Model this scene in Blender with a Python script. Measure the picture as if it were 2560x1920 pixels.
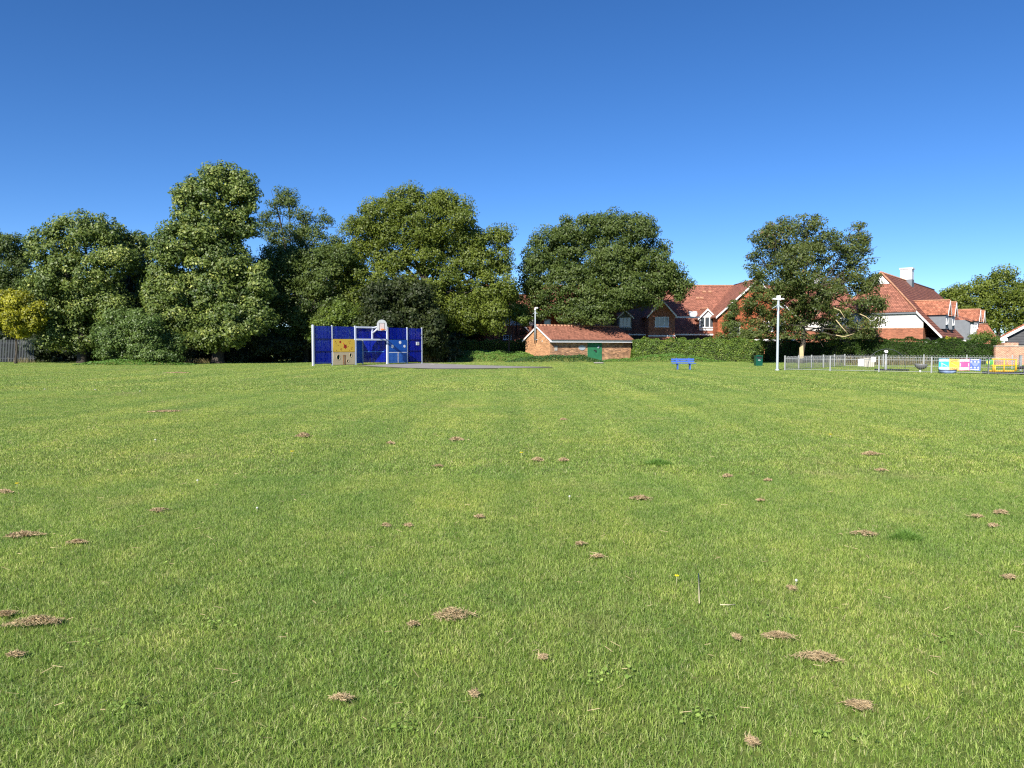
import bpy, math, random
import numpy as np
from mathutils import Vector, Matrix
R = math.radians
random.seed(7); rng = np.random.default_rng(7)
for o in list(bpy.data.objects): bpy.data.objects.remove(o)
S = bpy.context.scene
COL = S.collection
# ------------------------------------------------------------------ camera, sky, sun
EYE = 1.6; F = 1920.0; PITCH = math.atan(94 / 1920)
cd = bpy.data.cameras.new('camera'); cam = bpy.data.objects.new('camera', cd); COL.objects.link(cam)
cd.sensor_fit = 'HORIZONTAL'; cd.sensor_width = 36; cd.lens = 36 * F / 2560
cd.clip_start = 0.1; cd.clip_end = 6000
cam.location = (0, 0, EYE); cam.rotation_euler = (math.pi / 2 - PITCH, 0, 0)
S.camera = cam
SUN_AZ = R(25); SUN_EL = R(34)       # azimuth left of straight behind the camera
W = bpy.data.worlds.new('World'); S.world = W; W.use_nodes = True
nt = W.node_tree; nt.nodes.clear()
sky = nt.nodes.new('ShaderNodeTexSky'); sky.sky_type = 'NISHITA'; sky.sun_disc = False
sky.sun_elevation = SUN_EL; sky.sun_rotation = math.pi + SUN_AZ
sky.altitude = 0; sky.air_density = 0.6; sky.dust_density = 0.0; sky.ozone_density = 4.0
hs = nt.nodes.new('ShaderNodeHueSaturation'); hs.inputs['Saturation'].default_value = 1.2; hs.inputs['Hue'].default_value = 0.505
bg = nt.nodes.new('ShaderNodeBackground'); bg.inputs[1].default_value = 0.096
wo = nt.nodes.new('ShaderNodeOutputWorld')
nt.links.new(sky.outputs[0], hs.inputs['Color']); nt.links.new(hs.outputs[0], bg.inputs[0]); nt.links.new(bg.outputs[0], wo.inputs[0])
sl = bpy.data.lights.new('sun', 'SUN'); sl.energy = 5.0; sl.angle = R(0.5); sl.color = (1.0, 0.94, 0.85)
so = bpy.data.objects.new('sun', sl); COL.objects.link(so)
SV = Vector((-math.sin(SUN_AZ) * math.cos(SUN_EL), -math.cos(SUN_AZ) * math.cos(SUN_EL), math.sin(SUN_EL)))
so.rotation_euler = (-SV).to_track_quat('-Z', 'Y').to_euler(); so.location = (-20, -30, 40)
S.view_settings.view_transform = 'Standard'; S.view_settings.look = 'None'
S.view_settings.exposure = 0.79; S.view_settings.gamma = 1; S.view_settings.use_curve_mapping = False
S.render.engine = 'CYCLES'
S.cycles.max_bounces = 6; S.cycles.diffuse_bounces = 3; S.cycles.glossy_bounces = 2
S.cycles.transmission_bounces = 3; S.cycles.transparent_max_bounces = 8
S.cycles.use_denoising = False
S.cycles.use_adaptive_sampling = False
S.cycles.pixel_filter_type = 'BLACKMAN_HARRIS'; S.cycles.filter_width = 1.25

# ------------------------------------------------------------------ pixel <-> place
cp, sp = math.cos(PITCH), math.sin(PITCH)
def at(px, py, D):
    """the point at depth D that the photograph shows at (px, py)"""
    v = (960 - py) / F; h = D * (v * cp - sp) / (cp + v * sp)
    return Vector(((px - 1280) / F * (D * cp - h * sp), D, EYE + h))
def gr(px, py, z=0.0):
    """the ground point the photograph shows at (px, py)"""
    v = (960 - py) / F; D = (z - EYE) * (cp + v * sp) / (v * cp - sp)
    return at(px, py, D)
def X(px, D): return (px - 1280) / F * D
def Z(py, D): return at(1280, py, D).z

# ------------------------------------------------------------------ materials
def srgb(r, g, b):
    f = lambda c: (c / 255 / 12.92) if c <= 10 else ((c / 255 + 0.055) / 1.055) ** 2.4
    return (f(r), f(g), f(b), 1)
def newmat(name):
    m = bpy.data.materials.new(name); m.use_nodes = True
    n = m.node_tree; n.nodes.clear()
    out = n.nodes.new('ShaderNodeOutputMaterial')
    return m, n, out
def pmat(name, col, rough=0.6, metal=0.0, spec=0.4, noise=0.15, nscale=3.0, bump=0.0, bscale=30.0):
    m, n, out = newmat(name)
    p = n.nodes.new('ShaderNodeBsdfPrincipled'); n.links.new(p.outputs[0], out.inputs[0])
    p.inputs['Roughness'].default_value = rough; p.inputs['Metallic'].default_value = metal
    p.inputs['Specular IOR Level'].default_value = spec
    geo = n.nodes.new('ShaderNodeTexCoord')
    tx = n.nodes.new('ShaderNodeTexNoise'); tx.inputs['Scale'].default_value = nscale; tx.inputs['Detail'].default_value = 5
    n.links.new(geo.outputs['Object'], tx.inputs['Vector'])
    mr = n.nodes.new('ShaderNodeMapRange'); n.links.new(tx.outputs[0], mr.inputs[0])
    mr.inputs[1].default_value = 0.25; mr.inputs[2].default_value = 0.75
    mr.inputs[3].default_value = 1 - noise; mr.inputs[4].default_value = 1 + noise
    mx = n.nodes.new('ShaderNodeVectorMath'); mx.operation = 'SCALE'
    mx.inputs[0].default_value = col[:3]; n.links.new(mr.outputs[0], mx.inputs['Scale'])
    n.links.new(mx.outputs[0], p.inputs['Base Color'])
    if bump:
        t2 = n.nodes.new('ShaderNodeTexNoise'); t2.inputs['Scale'].default_value = bscale
        n.links.new(geo.outputs['Object'], t2.inputs['Vector'])
        b = n.nodes.new('ShaderNodeBump'); b.inputs['Strength'].default_value = bump; b.inputs['Distance'].default_value = 0.02
        n.links.new(t2.outputs[0], b.inputs['Height']); n.links.new(b.outputs[0], p.inputs['Normal'])
    return m
def brickmat(name, c1, c2, mortar, bw=0.225, bh=0.075, msize=0.012, patch=0.3, rough=0.85, bump=0.5, offset=0.5):
    m, n, out = newmat(name)
    p = n.nodes.new('ShaderNodeBsdfPrincipled'); n.links.new(p.outputs[0], out.inputs[0])
    p.inputs['Roughness'].default_value = rough; p.inputs['Specular IOR Level'].default_value = 0.25
    uv = n.nodes.new('ShaderNodeUVMap')
    bt = n.nodes.new('ShaderNodeTexBrick'); n.links.new(uv.outputs[0], bt.inputs['Vector'])
    bt.inputs['Color1'].default_value = c1; bt.inputs['Color2'].default_value = c2; bt.inputs['Mortar'].default_value = mortar
    bt.inputs['Scale'].default_value = 1; bt.inputs['Mortar Size'].default_value = msize
    bt.inputs['Brick Width'].default_value = bw; bt.inputs['Row Height'].default_value = bh
    bt.inputs['Bias'].default_value = 0.0; bt.inputs['Mortar Smooth'].default_value = 0.2; bt.offset = offset
    tx = n.nodes.new('ShaderNodeTexNoise'); tx.inputs['Scale'].default_value = 1.1; tx.inputs['Detail'].default_value = 6
    tx.inputs['Roughness'].default_value = 0.75
    n.links.new(uv.outputs[0], tx.inputs['Vector'])
    mr = n.nodes.new('ShaderNodeMapRange'); n.links.new(tx.outputs[0], mr.inputs[0])
    mr.inputs[1].default_value = 0.3; mr.inputs[2].default_value = 0.7
    mr.inputs[3].default_value = 1 - patch; mr.inputs[4].default_value = 1 + patch
    t3 = n.nodes.new('ShaderNodeTexWhiteNoise')          # a colour of its own for each brick or tile
    sn = n.nodes.new('ShaderNodeVectorMath'); sn.operation = 'SNAP'; sn.inputs[1].default_value = (bw, bh, 1)
    n.links.new(uv.outputs[0], sn.inputs[0]); n.links.new(sn.outputs[0], t3.inputs['Vector'])
    m3 = n.nodes.new('ShaderNodeMapRange'); n.links.new(t3.outputs['Value'], m3.inputs[0])
    m3.inputs[3].default_value = 1 - patch * 1.1; m3.inputs[4].default_value = 1 + patch * 0.9
    mm = n.nodes.new('ShaderNodeMath'); mm.operation = 'MULTIPLY'
    n.links.new(mr.outputs[0], mm.inputs[0]); n.links.new(m3.outputs[0], mm.inputs[1])
    mx = n.nodes.new('ShaderNodeVectorMath'); mx.operation = 'SCALE'
    n.links.new(bt.outputs['Color'], mx.inputs[0]); n.links.new(mm.outputs[0], mx.inputs['Scale'])
    n.links.new(mx.outputs[0], p.inputs['Base Color'])
    b = n.nodes.new('ShaderNodeBump'); b.inputs['Strength'].default_value = bump; b.inputs['Distance'].default_value = 0.01
    b.invert = True
    n.links.new(bt.outputs['Fac'], b.inputs['Height']); n.links.new(b.outputs[0], p.inputs['Normal'])
    return m
def leafmat(name, dark, light, warm=None, warm_amount=0.0, transl=0.3, rough=0.5, spec=0.35):
    """dark/light are blended by a random tint stored on every leaf; warm gives some leaves another hue"""
    m, n, out = newmat(name)
    at_ = n.nodes.new('ShaderNodeAttribute'); at_.attribute_name = 'tint'
    cr = n.nodes.new('ShaderNodeValToRGB'); n.links.new(at_.outputs['Fac'], cr.inputs[0])
    k_ = 0.88; dark, light = [tuple(c * k_ for c in q) for q in (dark, light)]
    cr.color_ramp.elements[0].color = (*dark, 1); cr.color_ramp.elements[1].color = (*light, 1)
    if warm:
        e = cr.color_ramp.elements.new(1 - warm_amount); e.color = (*light, 1)
        cr.color_ramp.elements[-1].color = (*warm, 1)
    p = n.nodes.new('ShaderNodeBsdfPrincipled'); p.inputs['Roughness'].default_value = rough
    p.inputs['Specular IOR Level'].default_value = spec
    tr = n.nodes.new('ShaderNodeBsdfTranslucent'); mix = n.nodes.new('ShaderNodeMixShader')
    hs_ = n.nodes.new('ShaderNodeVectorMath'); hs_.operation = 'MULTIPLY'; hs_.inputs[1].default_value = (1.25, 1.3, 0.55)
    n.links.new(cr.outputs[0], p.inputs['Base Color']); n.links.new(cr.outputs[0], hs_.inputs[0]); n.links.new(hs_.outputs[0], tr.inputs[0])
    mix.inputs[0].default_value = transl
    n.links.new(p.outputs[0], mix.inputs[1]); n.links.new(tr.outputs[0], mix.inputs[2]); n.links.new(mix.outputs[0], out.inputs[0])
    return m

M = {}
M['bark'] = pmat('bark', (0.06, 0.05, 0.038), 0.9, noise=0.5, nscale=2, bump=0.6, bscale=9)
M['bark_pale'] = pmat('bark_pale', (0.26, 0.22, 0.14), 0.9, noise=0.35, nscale=3, bump=0.4, bscale=9)
M['bark_scar'] = pmat('bark_scar', (0.5, 0.4, 0.22), 0.9, noise=0.2)
M['white'] = pmat('white_paint', (0.80, 0.80, 0.79), 0.5, noise=0.05)
M['render_w'] = pmat('white_render', (0.80, 0.79, 0.74), 0.8, noise=0.05, nscale=1.0)
M['grey_clad_and_shade'] = pmat('grey_cladding_and_shade', (0.16, 0.18, 0.20), 0.7, noise=0.1)
M['dark'] = pmat('dark_parts_and_shade', (0.03, 0.03, 0.03), 0.8)
M['black'] = pmat('black_rubber', (0.02, 0.02, 0.022), 0.6)
M['galv'] = pmat('galvanised_steel', (0.34, 0.35, 0.345), 0.45, metal=0.25, noise=0.12, nscale=4)
M['grey_paint'] = pmat('pale_grey_paint', (0.40, 0.455, 0.49), 0.4, noise=0.06)
M['alu'] = pmat('white_coated_post', (0.60, 0.64, 0.74), 0.35, noise=0.05)
M['shed_brick'] = brickmat('buff_brick', (0.52, 0.24, 0.105, 1), (0.38, 0.165, 0.075, 1), (0.45, 0.33, 0.2, 1), patch=0.24)
M['shed_brick_front'] = brickmat('mixed_buff_brick', (0.56, 0.28, 0.14, 1), (0.27, 0.12, 0.07, 1), (0.42, 0.31, 0.2, 1), bw=0.3, bh=0.1, patch=0.36)
M['red_brick'] = brickmat('red_brick', (0.38, 0.125, 0.065, 1), (0.28, 0.09, 0.05, 1), (0.36, 0.2, 0.13, 1), patch=0.22)
M['wall_brick'] = brickmat('orange_brick', (0.46, 0.17, 0.09, 1), (0.34, 0.12, 0.065, 1), (0.6, 0.42, 0.3, 1), bh=0.085, msize=0.02, patch=0.2)
M['tile_hung'] = brickmat('orange_hung_tile', (0.48, 0.15, 0.065, 1), (0.38, 0.115, 0.05, 1), (0.16, 0.04, 0.02, 1), bw=0.2, bh=0.16, msize=0.018, patch=0.2)
M['shed_roof'] = brickmat('shed_roof_tile', (0.39, 0.17, 0.11, 1), (0.30, 0.13, 0.085, 1), (0.15, 0.05, 0.03, 1), bw=0.2, bh=0.14, msize=0.016, patch=0.26)
M['roof'] = brickmat('red_clay_tile', (0.35, 0.15, 0.10, 1), (0.265, 0.112, 0.078, 1), (0.12, 0.035, 0.022, 1), bw=0.22, bh=0.17, msize=0.018, patch=0.25)
M['roof_rows'] = brickmat('ribbed_clay_tile', (0.33, 0.13, 0.085, 1), (0.26, 0.10, 0.066, 1), (0.09, 0.03, 0.02, 1), bw=0.35, bh=0.36, msize=0.05, patch=0.2, bump=1.0)
M['roof_orange'] = brickmat('orange_clay_tile', (0.40, 0.165, 0.10, 1), (0.31, 0.125, 0.076, 1), (0.2, 0.06, 0.03, 1), bw=0.25, bh=0.2, msize=0.018, patch=0.28)
M['ridge'] = pmat('ridge_tile', (0.40, 0.20, 0.12), 0.8, noise=0.4, nscale=6)
M['glass'] = pmat('window_glass', (0.05, 0.06, 0.07), 0.08, spec=0.9, noise=0.4, nscale=0.8)
M['skylight'] = pmat('skylight_glass', (0.75, 0.8, 0.8), 0.12, spec=0.9)
M['door_green'] = pmat('green_door', (0.035, 0.19, 0.09), 0.5, noise=0.25, nscale=2)
M['bin_green'] = pmat('bin_green', (0.005, 0.075, 0.045), 0.35, noise=0.08)
M['bench_blue'] = pmat('bench_blue', (0.05, 0.12, 0.45), 0.45, noise=0.1)
M['tarmac'] = pmat('tarmac', (0.26, 0.245, 0.23), 0.95, noise=0.12, nscale=1.5, bump=0.3)
M['line'] = pmat('line_paint', (0.6, 0.57, 0.52), 0.8)
M['concrete'] = pmat('concrete', (0.45, 0.42, 0.36), 0.9, noise=0.2)
M['solid_blue'] = pmat('solid_blue_panel', (0.008, 0.085, 0.40), 0.35, noise=0.06)
M['net_blue'] = pmat('pale_blue_print', (0.09, 0.25, 0.62), 0.4)
M['yellow'] = pmat('yellow_panel', (0.72, 0.47, 0.06), 0.45, noise=0.06)
M['beige'] = pmat('beige_panel', (0.55, 0.44, 0.28), 0.5, noise=0.06)
M['red_panel'] = pmat('red_shape', (0.38, 0.02, 0.015), 0.5)
M['brown_mark'] = pmat('brown_mark', (0.30, 0.10, 0.02), 0.6)
M['orange'] = pmat('orange_hoop', (0.85, 0.22, 0.05), 0.4)
M['board_grey'] = pmat('backboard_grey', (0.55, 0.57, 0.57), 0.5)
M['board_pink'] = pmat('backboard_square', (0.62, 0.52, 0.50), 0.5)
M['pipe_yellow'] = pmat('yellow_pipe', (0.85, 0.50, 0.02), 0.35)
M['green_panel'] = pmat('green_panel', (0.06, 0.36, 0.07), 0.4)
M['bowl_grey'] = pmat('bowl_grey', (0.17, 0.17, 0.175), 0.45)
M['bowl_blue'] = pmat('bowl_blue', (0.32, 0.42, 0.72), 0.5, noise=0.6, nscale=2)
M['ban_cyan'] = pmat('banner_cyan', (0.03, 0.42, 0.72), 0.5); M['ban_pale'] = pmat('banner_pale_blue', (0.45, 0.72, 0.85), 0.5)
M['ban_yellow'] = pmat('banner_yellow', (0.85, 0.72, 0.05), 0.5); M['ban_gold'] = pmat('banner_gold', (0.9, 0.55, 0.16), 0.5)
M['ban_pink'] = pmat('banner_pink', (0.72, 0.08, 0.25), 0.5); M['ban_rose'] = pmat('banner_rose', (0.85, 0.45, 0.55), 0.5)
M['ban_blue'] = pmat('banner_blue', (0.10, 0.16, 0.55), 0.5); M['ban_violet'] = pmat('banner_light_violet', (0.5, 0.58, 0.85), 0.5)
M['ban_brown'] = pmat('banner_brown', (0.45, 0.2, 0.05), 0.6)
M['board_black'] = pmat('black_board', (0.045, 0.047, 0.052), 0.6, noise=0.3, nscale=1.5)
M['straw'] = leafmat('dry_hay', (0.24, 0.17, 0.09), (0.66, 0.51, 0.30), transl=0.1, rough=0.7, spec=0.2)
M['pale_fence'] = pmat('dark_and_shaded_steel', (0.06, 0.068, 0.075), 0.6, noise=0.1)  # shade of the golden bush on the palisade is put into this dark colour
M['petal'] = pmat('yellow_petal', (0.75, 0.60, 0.01), 0.6); M['seed'] = pmat('white_seed_head', (0.50, 0.53, 0.45), 0.8)
M['stalk'] = pmat('dry_stalk', (0.5, 0.45, 0.28), 0.7)
M['cover_dark'] = leafmat('lush_grass', (0.10, 0.20, 0.035), (0.20, 0.36, 0.06), transl=0.25)
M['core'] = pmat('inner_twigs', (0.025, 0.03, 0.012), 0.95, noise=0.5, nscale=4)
def bluepanel():
    m, n, out = newmat('clear_blue_panel')
    p = n.nodes.new('ShaderNodeBsdfPrincipled'); p.inputs['Base Color'].default_value = (0.005, 0.018, 0.34, 1)
    p.inputs['Roughness'].default_value = 0.12; p.inputs['Specular IOR Level'].default_value = 0.35
    t = n.nodes.new('ShaderNodeBsdfTransparent'); t.inputs[0].default_value = (0.55, 0.66, 1.0, 1)
    uv = n.nodes.new('ShaderNodeUVMap'); mp = n.nodes.new('ShaderNodeMapping'); mp.inputs['Scale'].default_value = (5.0, 0.25, 1)
    tx = n.nodes.new('ShaderNodeTexNoise'); tx.inputs['Scale'].default_value = 1.0
    n.links.new(uv.outputs[0], mp.inputs[0]); n.links.new(mp.outputs[0], tx.inputs[0])
    mr = n.nodes.new('ShaderNodeMapRange'); n.links.new(tx.outputs[0], mr.inputs[0])
    mr.inputs[1].default_value = 0.35; mr.inputs[2].default_value = 0.65; mr.inputs[3].default_value = 0.28; mr.inputs[4].default_value = 0.82
    mix = n.nodes.new('ShaderNodeMixShader'); n.links.new(mr.outputs[0], mix.inputs[0])
    n.links.new(t.outputs[0], mix.inputs[1]); n.links.new(p.outputs[0], mix.inputs[2]); n.links.new(mix.outputs[0], out.inputs[0])
    return m
M['clear_blue'] = bluepanel()

# ------------------------------------------------------------------ mesh helpers
class MB:
    def __init__(s, T=None): s.v = []; s.f = []; s.T = T or Matrix.Identity(4); s.smooth = []
    def add(s, vs, fs, smooth=False):
        b = len(s.v); s.v += [s.T @ Vector(p) for p in vs]; s.f += [tuple(b + i for i in f) for f in fs]; s.smooth += [smooth] * len(fs)
        return s
    def box(s, x0, x1, y0, y1, z0, z1):
        v = [(x, y, z) for z in (z0, z1) for y in (y0, y1) for x in (x0, x1)]
        return s.add(v, [(0, 2, 3, 1), (4, 5, 7, 6), (0, 1, 5, 4), (1, 3, 7, 5), (3, 2, 6, 7), (2, 0, 4, 6)])
    def poly(s, pts): return s.add(pts, [tuple(range(len(pts)))])
    def slab(s, pts, th):
        """polygon thickened by the vector or distance th (distance: against its normal)"""
        P = [Vector(p) for p in pts]; n = len(P)
        if not isinstance(th, Vector):
            nn = Vector((0, 0, 0))
            for i in range(n): nn += P[i].cross(P[(i + 1) % n])
            th = -nn.normalized() * th
        Q = [p + th for p in P]
        fs = [tuple(range(n)), tuple(range(2 * n - 1, n - 1, -1))] + [(i, n + i, n + (i + 1) % n, (i + 1) % n) for i in range(n)]
        fs[2:] = [tuple(reversed(f)) for f in fs[2:]]
        return s.add([tuple(p) for p in P + Q], [tuple(reversed(f)) if k >= 2 else f for k, f in enumerate(fs)])
    def tube(s, pts, rad, seg=8, caps=True):
        P = [Vector(p) for p in pts]; n = len(P)
        rs = rad if isinstance(rad, (list, tuple)) else [rad] * n
        vs = []; up0 = None
        for i, p in enumerate(P):
            d = (P[min(i + 1, n - 1)] - P[max(i - 1, 0)]).normalized()
            a = Vector((0, 0, 1)) if abs(d.z) < 0.9 else Vector((1, 0, 0))
            if up0 is not None: a = up0
            u = d.cross(a).normalized(); w = u.cross(d).normalized(); up0 = w
            for k in range(seg):
                t = 2 * math.pi * k / seg; vs.append(tuple(p + (u * math.cos(t) + w * math.sin(t)) * rs[i]))
        fs = [(i * seg + k, i * seg + (k + 1) % seg, (i + 1) * seg + (k + 1) % seg, (i + 1) * seg + k) for i in range(n - 1) for k in range(seg)]
        if caps: fs += [tuple(range(seg - 1, -1, -1)), tuple((n - 1) * seg + k for k in range(seg))]
        return s.add(vs, fs, True)
    def lathe(s, prof, seg=20, c=(0, 0, 0)):
        vs = [(c[0] + r * math.cos(2 * math.pi * k / seg), c[1] + r * math.sin(2 * math.pi * k / seg), c[2] + z) for r, z in prof for k in range(seg)]
        fs = [(i * seg + k, i * seg + (k + 1) % seg, (i + 1) * seg + (k + 1) % seg, (i + 1) * seg + k) for i in range(len(prof) - 1) for k in range(seg)]
        return s.add(vs, fs, True)
    def build(s, name, mat, parent=None, loc=None):
        me = bpy.data.meshes.new(name); me.from_pydata([tuple(v) for v in s.v], [], s.f); me.update()
        me.polygons.foreach_set('use_smooth', s.smooth)
        uv = me.uv_layers.new(name='UVMap'); co = me.vertices
        for p in me.polygons:
            nrm = p.normal
            h = Vector((1, 0, 0)) if abs(nrm.z) > 0.995 else Vector((0, 0, 1)).cross(nrm).normalized()
            v = nrm.cross(h)
            for li in p.loop_indices:
                c = co[me.loops[li].vertex_index].co; uv.data[li].uv = (c.dot(h), c.dot(v))
        me.materials.append(mat)
        o = bpy.data.objects.new(name, me); COL.objects.link(o)
        if parent: o.parent = parent
        if loc: o.location = loc
        return o
def tag(o, label=None, cat=None, group=None, kind=None):
    if label: o['label'] = label
    if cat: o['category'] = cat
    if group: o['group'] = group
    if kind: o['kind'] = kind
    return o
def thing(name, loc, label, cat, rotz=0, group=None):
    o = bpy.data.objects.new(name, None); COL.objects.link(o); o.empty_display_size = 0.3
    o.location = loc; o.rotation_euler = (0, 0, rotz); return tag(o, label, cat, group)
def inst(src, parent=None, loc=(0, 0, 0), rz=0):
    o = bpy.data.objects.new(src.name.split('.')[0], src.data); COL.objects.link(o)
    if parent: o.parent = parent
    o.location = loc; o.rotation_euler = (0, 0, rz); return o
def text(s, size, mat, parent, mtx, name='lettering', width=None):
    c = bpy.data.curves.new(name, 'FONT'); c.body = s; c.size = size; c.align_x = 'CENTER'; c.align_y = 'CENTER'; c.extrude = 0.001; c.offset = size * 0.02
    c.resolution_u = 2
    t = bpy.data.objects.new('t', c); me = bpy.data.meshes.new_from_object(t); bpy.data.objects.remove(t)
    if width:
        xs = [v.co.x for v in me.vertices]; k = width / (max(xs) - min(xs))
        for v in me.vertices: v.co.x *= k
    me.materials.append(mat); me.name = name
    o = bpy.data.objects.new(name, me); COL.objects.link(o); o.parent = parent; o.matrix_local = mtx
    return o
def holed(name, outer, holes, th, mat, parent, mtx):
    """flat sheet with real holes (2-D curve), local x,y -> mtx"""
    c = bpy.data.curves.new(name, 'CURVE'); c.dimensions = '2D'; c.fill_mode = 'BOTH'; c.extrude = th / 2
    for loop in [outer] + holes:
        sp_ = c.splines.new('POLY'); sp_.points.add(len(loop) - 1); sp_.use_cyclic_u = True
        for p, q in zip(sp_.points, loop): p.co = (q[0], q[1], 0, 1)
    t = bpy.data.objects.new('t', c); me = bpy.data.meshes.new_from_object(t); bpy.data.objects.remove(t)
    me.materials.append(mat); me.name = name
    o = bpy.data.objects.new(name, me); COL.objects.link(o); o.parent = parent; o.matrix_local = mtx
    return o
def circ(cx, cy, rx, ry=None, n=20): 
    ry = ry or rx
    return [(cx + rx * math.cos(2 * math.pi * k / n), cy + ry * math.sin(2 * math.pi * k / n)) for k in range(n)]

def np_mesh(name, verts, quads, mat, tint=None, parent=None):
    me = bpy.data.meshes.new(name); nv = len(verts); nq = len(quads); k = quads.shape[1]
    me.vertices.add(nv); me.vertices.foreach_set('co', verts.astype(np.float32).ravel())
    me.loops.add(nq * k); me.loops.foreach_set('vertex_index', quads.astype(np.int32).ravel())
    me.polygons.add(nq); me.polygons.foreach_set('loop_start', np.arange(0, nq * k, k, dtype=np.int32))
    me.update(calc_edges=True)
    if tint is not None:
        a = me.attributes.new('tint', 'FLOAT', 'POINT'); a.data.foreach_set('value', tint.astype(np.float32))
    me.materials.append(mat)
    o = bpy.data.objects.new(name, me); COL.objects.link(o)
    if parent: o.parent = parent
    return o
def norm(a): return a / np.maximum(np.linalg.norm(a, axis=1, keepdims=True), 1e-6)
def leaves(P, N, size, aspect=0.55, droop=0.0):
    """rhombic leaves at P facing N; size scalar or array. -> verts, quads"""
    n = len(P); N = norm(N)
    t = norm(np.cross(N, rng.normal(size=(n, 3)))); t[:, 2] -= droop; t = norm(t)
    b = norm(np.cross(N, t))
    sz = (np.ones(n) * size * rng.uniform(0.55, 1.45, n))[:, None]
    V = np.empty((n, 4, 3)); fold = N * sz * 0.12
    V[:, 0] = P - t * sz * 0.5; V[:, 2] = P + t * sz * 0.5
    V[:, 1] = P + b * sz * 0.5 * aspect + fold; V[:, 3] = P - b * sz * 0.5 * aspect + fold
    return V.reshape(-1, 3), np.arange(n * 4).reshape(n, 4)

def crown_points(lobes, D, cl_r, dens, per, depthk=0.85, shrink=0.35, fill=0.35, seed=1, back=0.45, flat=0.7):
    r_ = np.random.default_rng(seed)
    C = []; Rr = []
    for L in lobes:
        cx, cy, rx, ry = L[:4]; off = L[4] if len(L) > 4 else r_.uniform(-1, 1) * 1.2
        c = at(cx, cy, D + off); k = D / F
        C.append(c); Rr.append((max(rx * k - shrink, 0.3), max((rx + ry) / 2 * k * depthk, 0.3), max(ry * k - shrink, 0.3)))
    C = np.array([list(c) for c in C]); Rr = np.array(Rr)
    P = []; Dn = []
    for i in range(len(C)):
        a, b, c = Rr[i]; area = 4 * math.pi * (((a * b) ** 1.6 + (a * c) ** 1.6 + (b * c) ** 1.6) / 3) ** (1 / 1.6)
        n = int(area * dens * 1.3) + 4
        d = norm(r_.normal(size=(n, 3))); d = d[(d[:, 1] < 0.3) | (r_.random(n) < back)]
        rad = r_.uniform(0.78, 1.06, len(d))[:, None] * (1 + 0.13 * np.sin(d[:, :1] * 5 + i) * np.cos(d[:, 2:3] * 6 + i * 2)); rad[r_.random(len(d)) < 0.06] *= 1.12
        p = C[i] + d * Rr[i] * rad
        q = (p[:, None, :] - C[None]) / Rr[None]; dist = np.linalg.norm(q, axis=2); dist[:, i] = 9
        inside = dist.min(axis=1) if len(C) > 1 else np.full(len(p), 9.0)
        keep = (inside > 0.78) | (r_.random(len(p)) < fill * 0.8)
        P.append(p[keep]); Dn.append(d[keep])
        m = int(n * fill); d2 = norm(r_.normal(size=(m, 3))); P.append(C[i] + d2 * Rr[i] * r_.uniform(0.35, 0.75, m)[:, None]); Dn.append(d2)
    P = np.concatenate(P); Dn = np.concatenate(Dn); nc = len(P)
    cr = np.clip(r_.lognormal(-0.1, 0.38, nc), 0.4, 1.9) * cl_r
    cnt = np.maximum((per * 1.58 * (cr / cl_r) ** 2).astype(int), 4)
    idx = np.repeat(np.arange(nc), cnt); n = len(idx)
    g = norm(r_.normal(size=(n, 3))) * (r_.random(n) ** 0.45)[:, None]; g[:, 2] *= flat
    LP = P[idx] + g * cr[idx][:, None]
    LN = g * 0.8 + Dn[idx] * 0.45 + np.array([-0.15, -0.35, 0.45]) * 0.6 + r_.normal(size=(n, 3)) * 0.5
    ct = r_.normal(0.45, 0.16, nc)
    tint = np.clip(ct[idx] + r_.normal(0, 0.16, n), 0, 1)
    return LP, LN, tint, C
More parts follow.
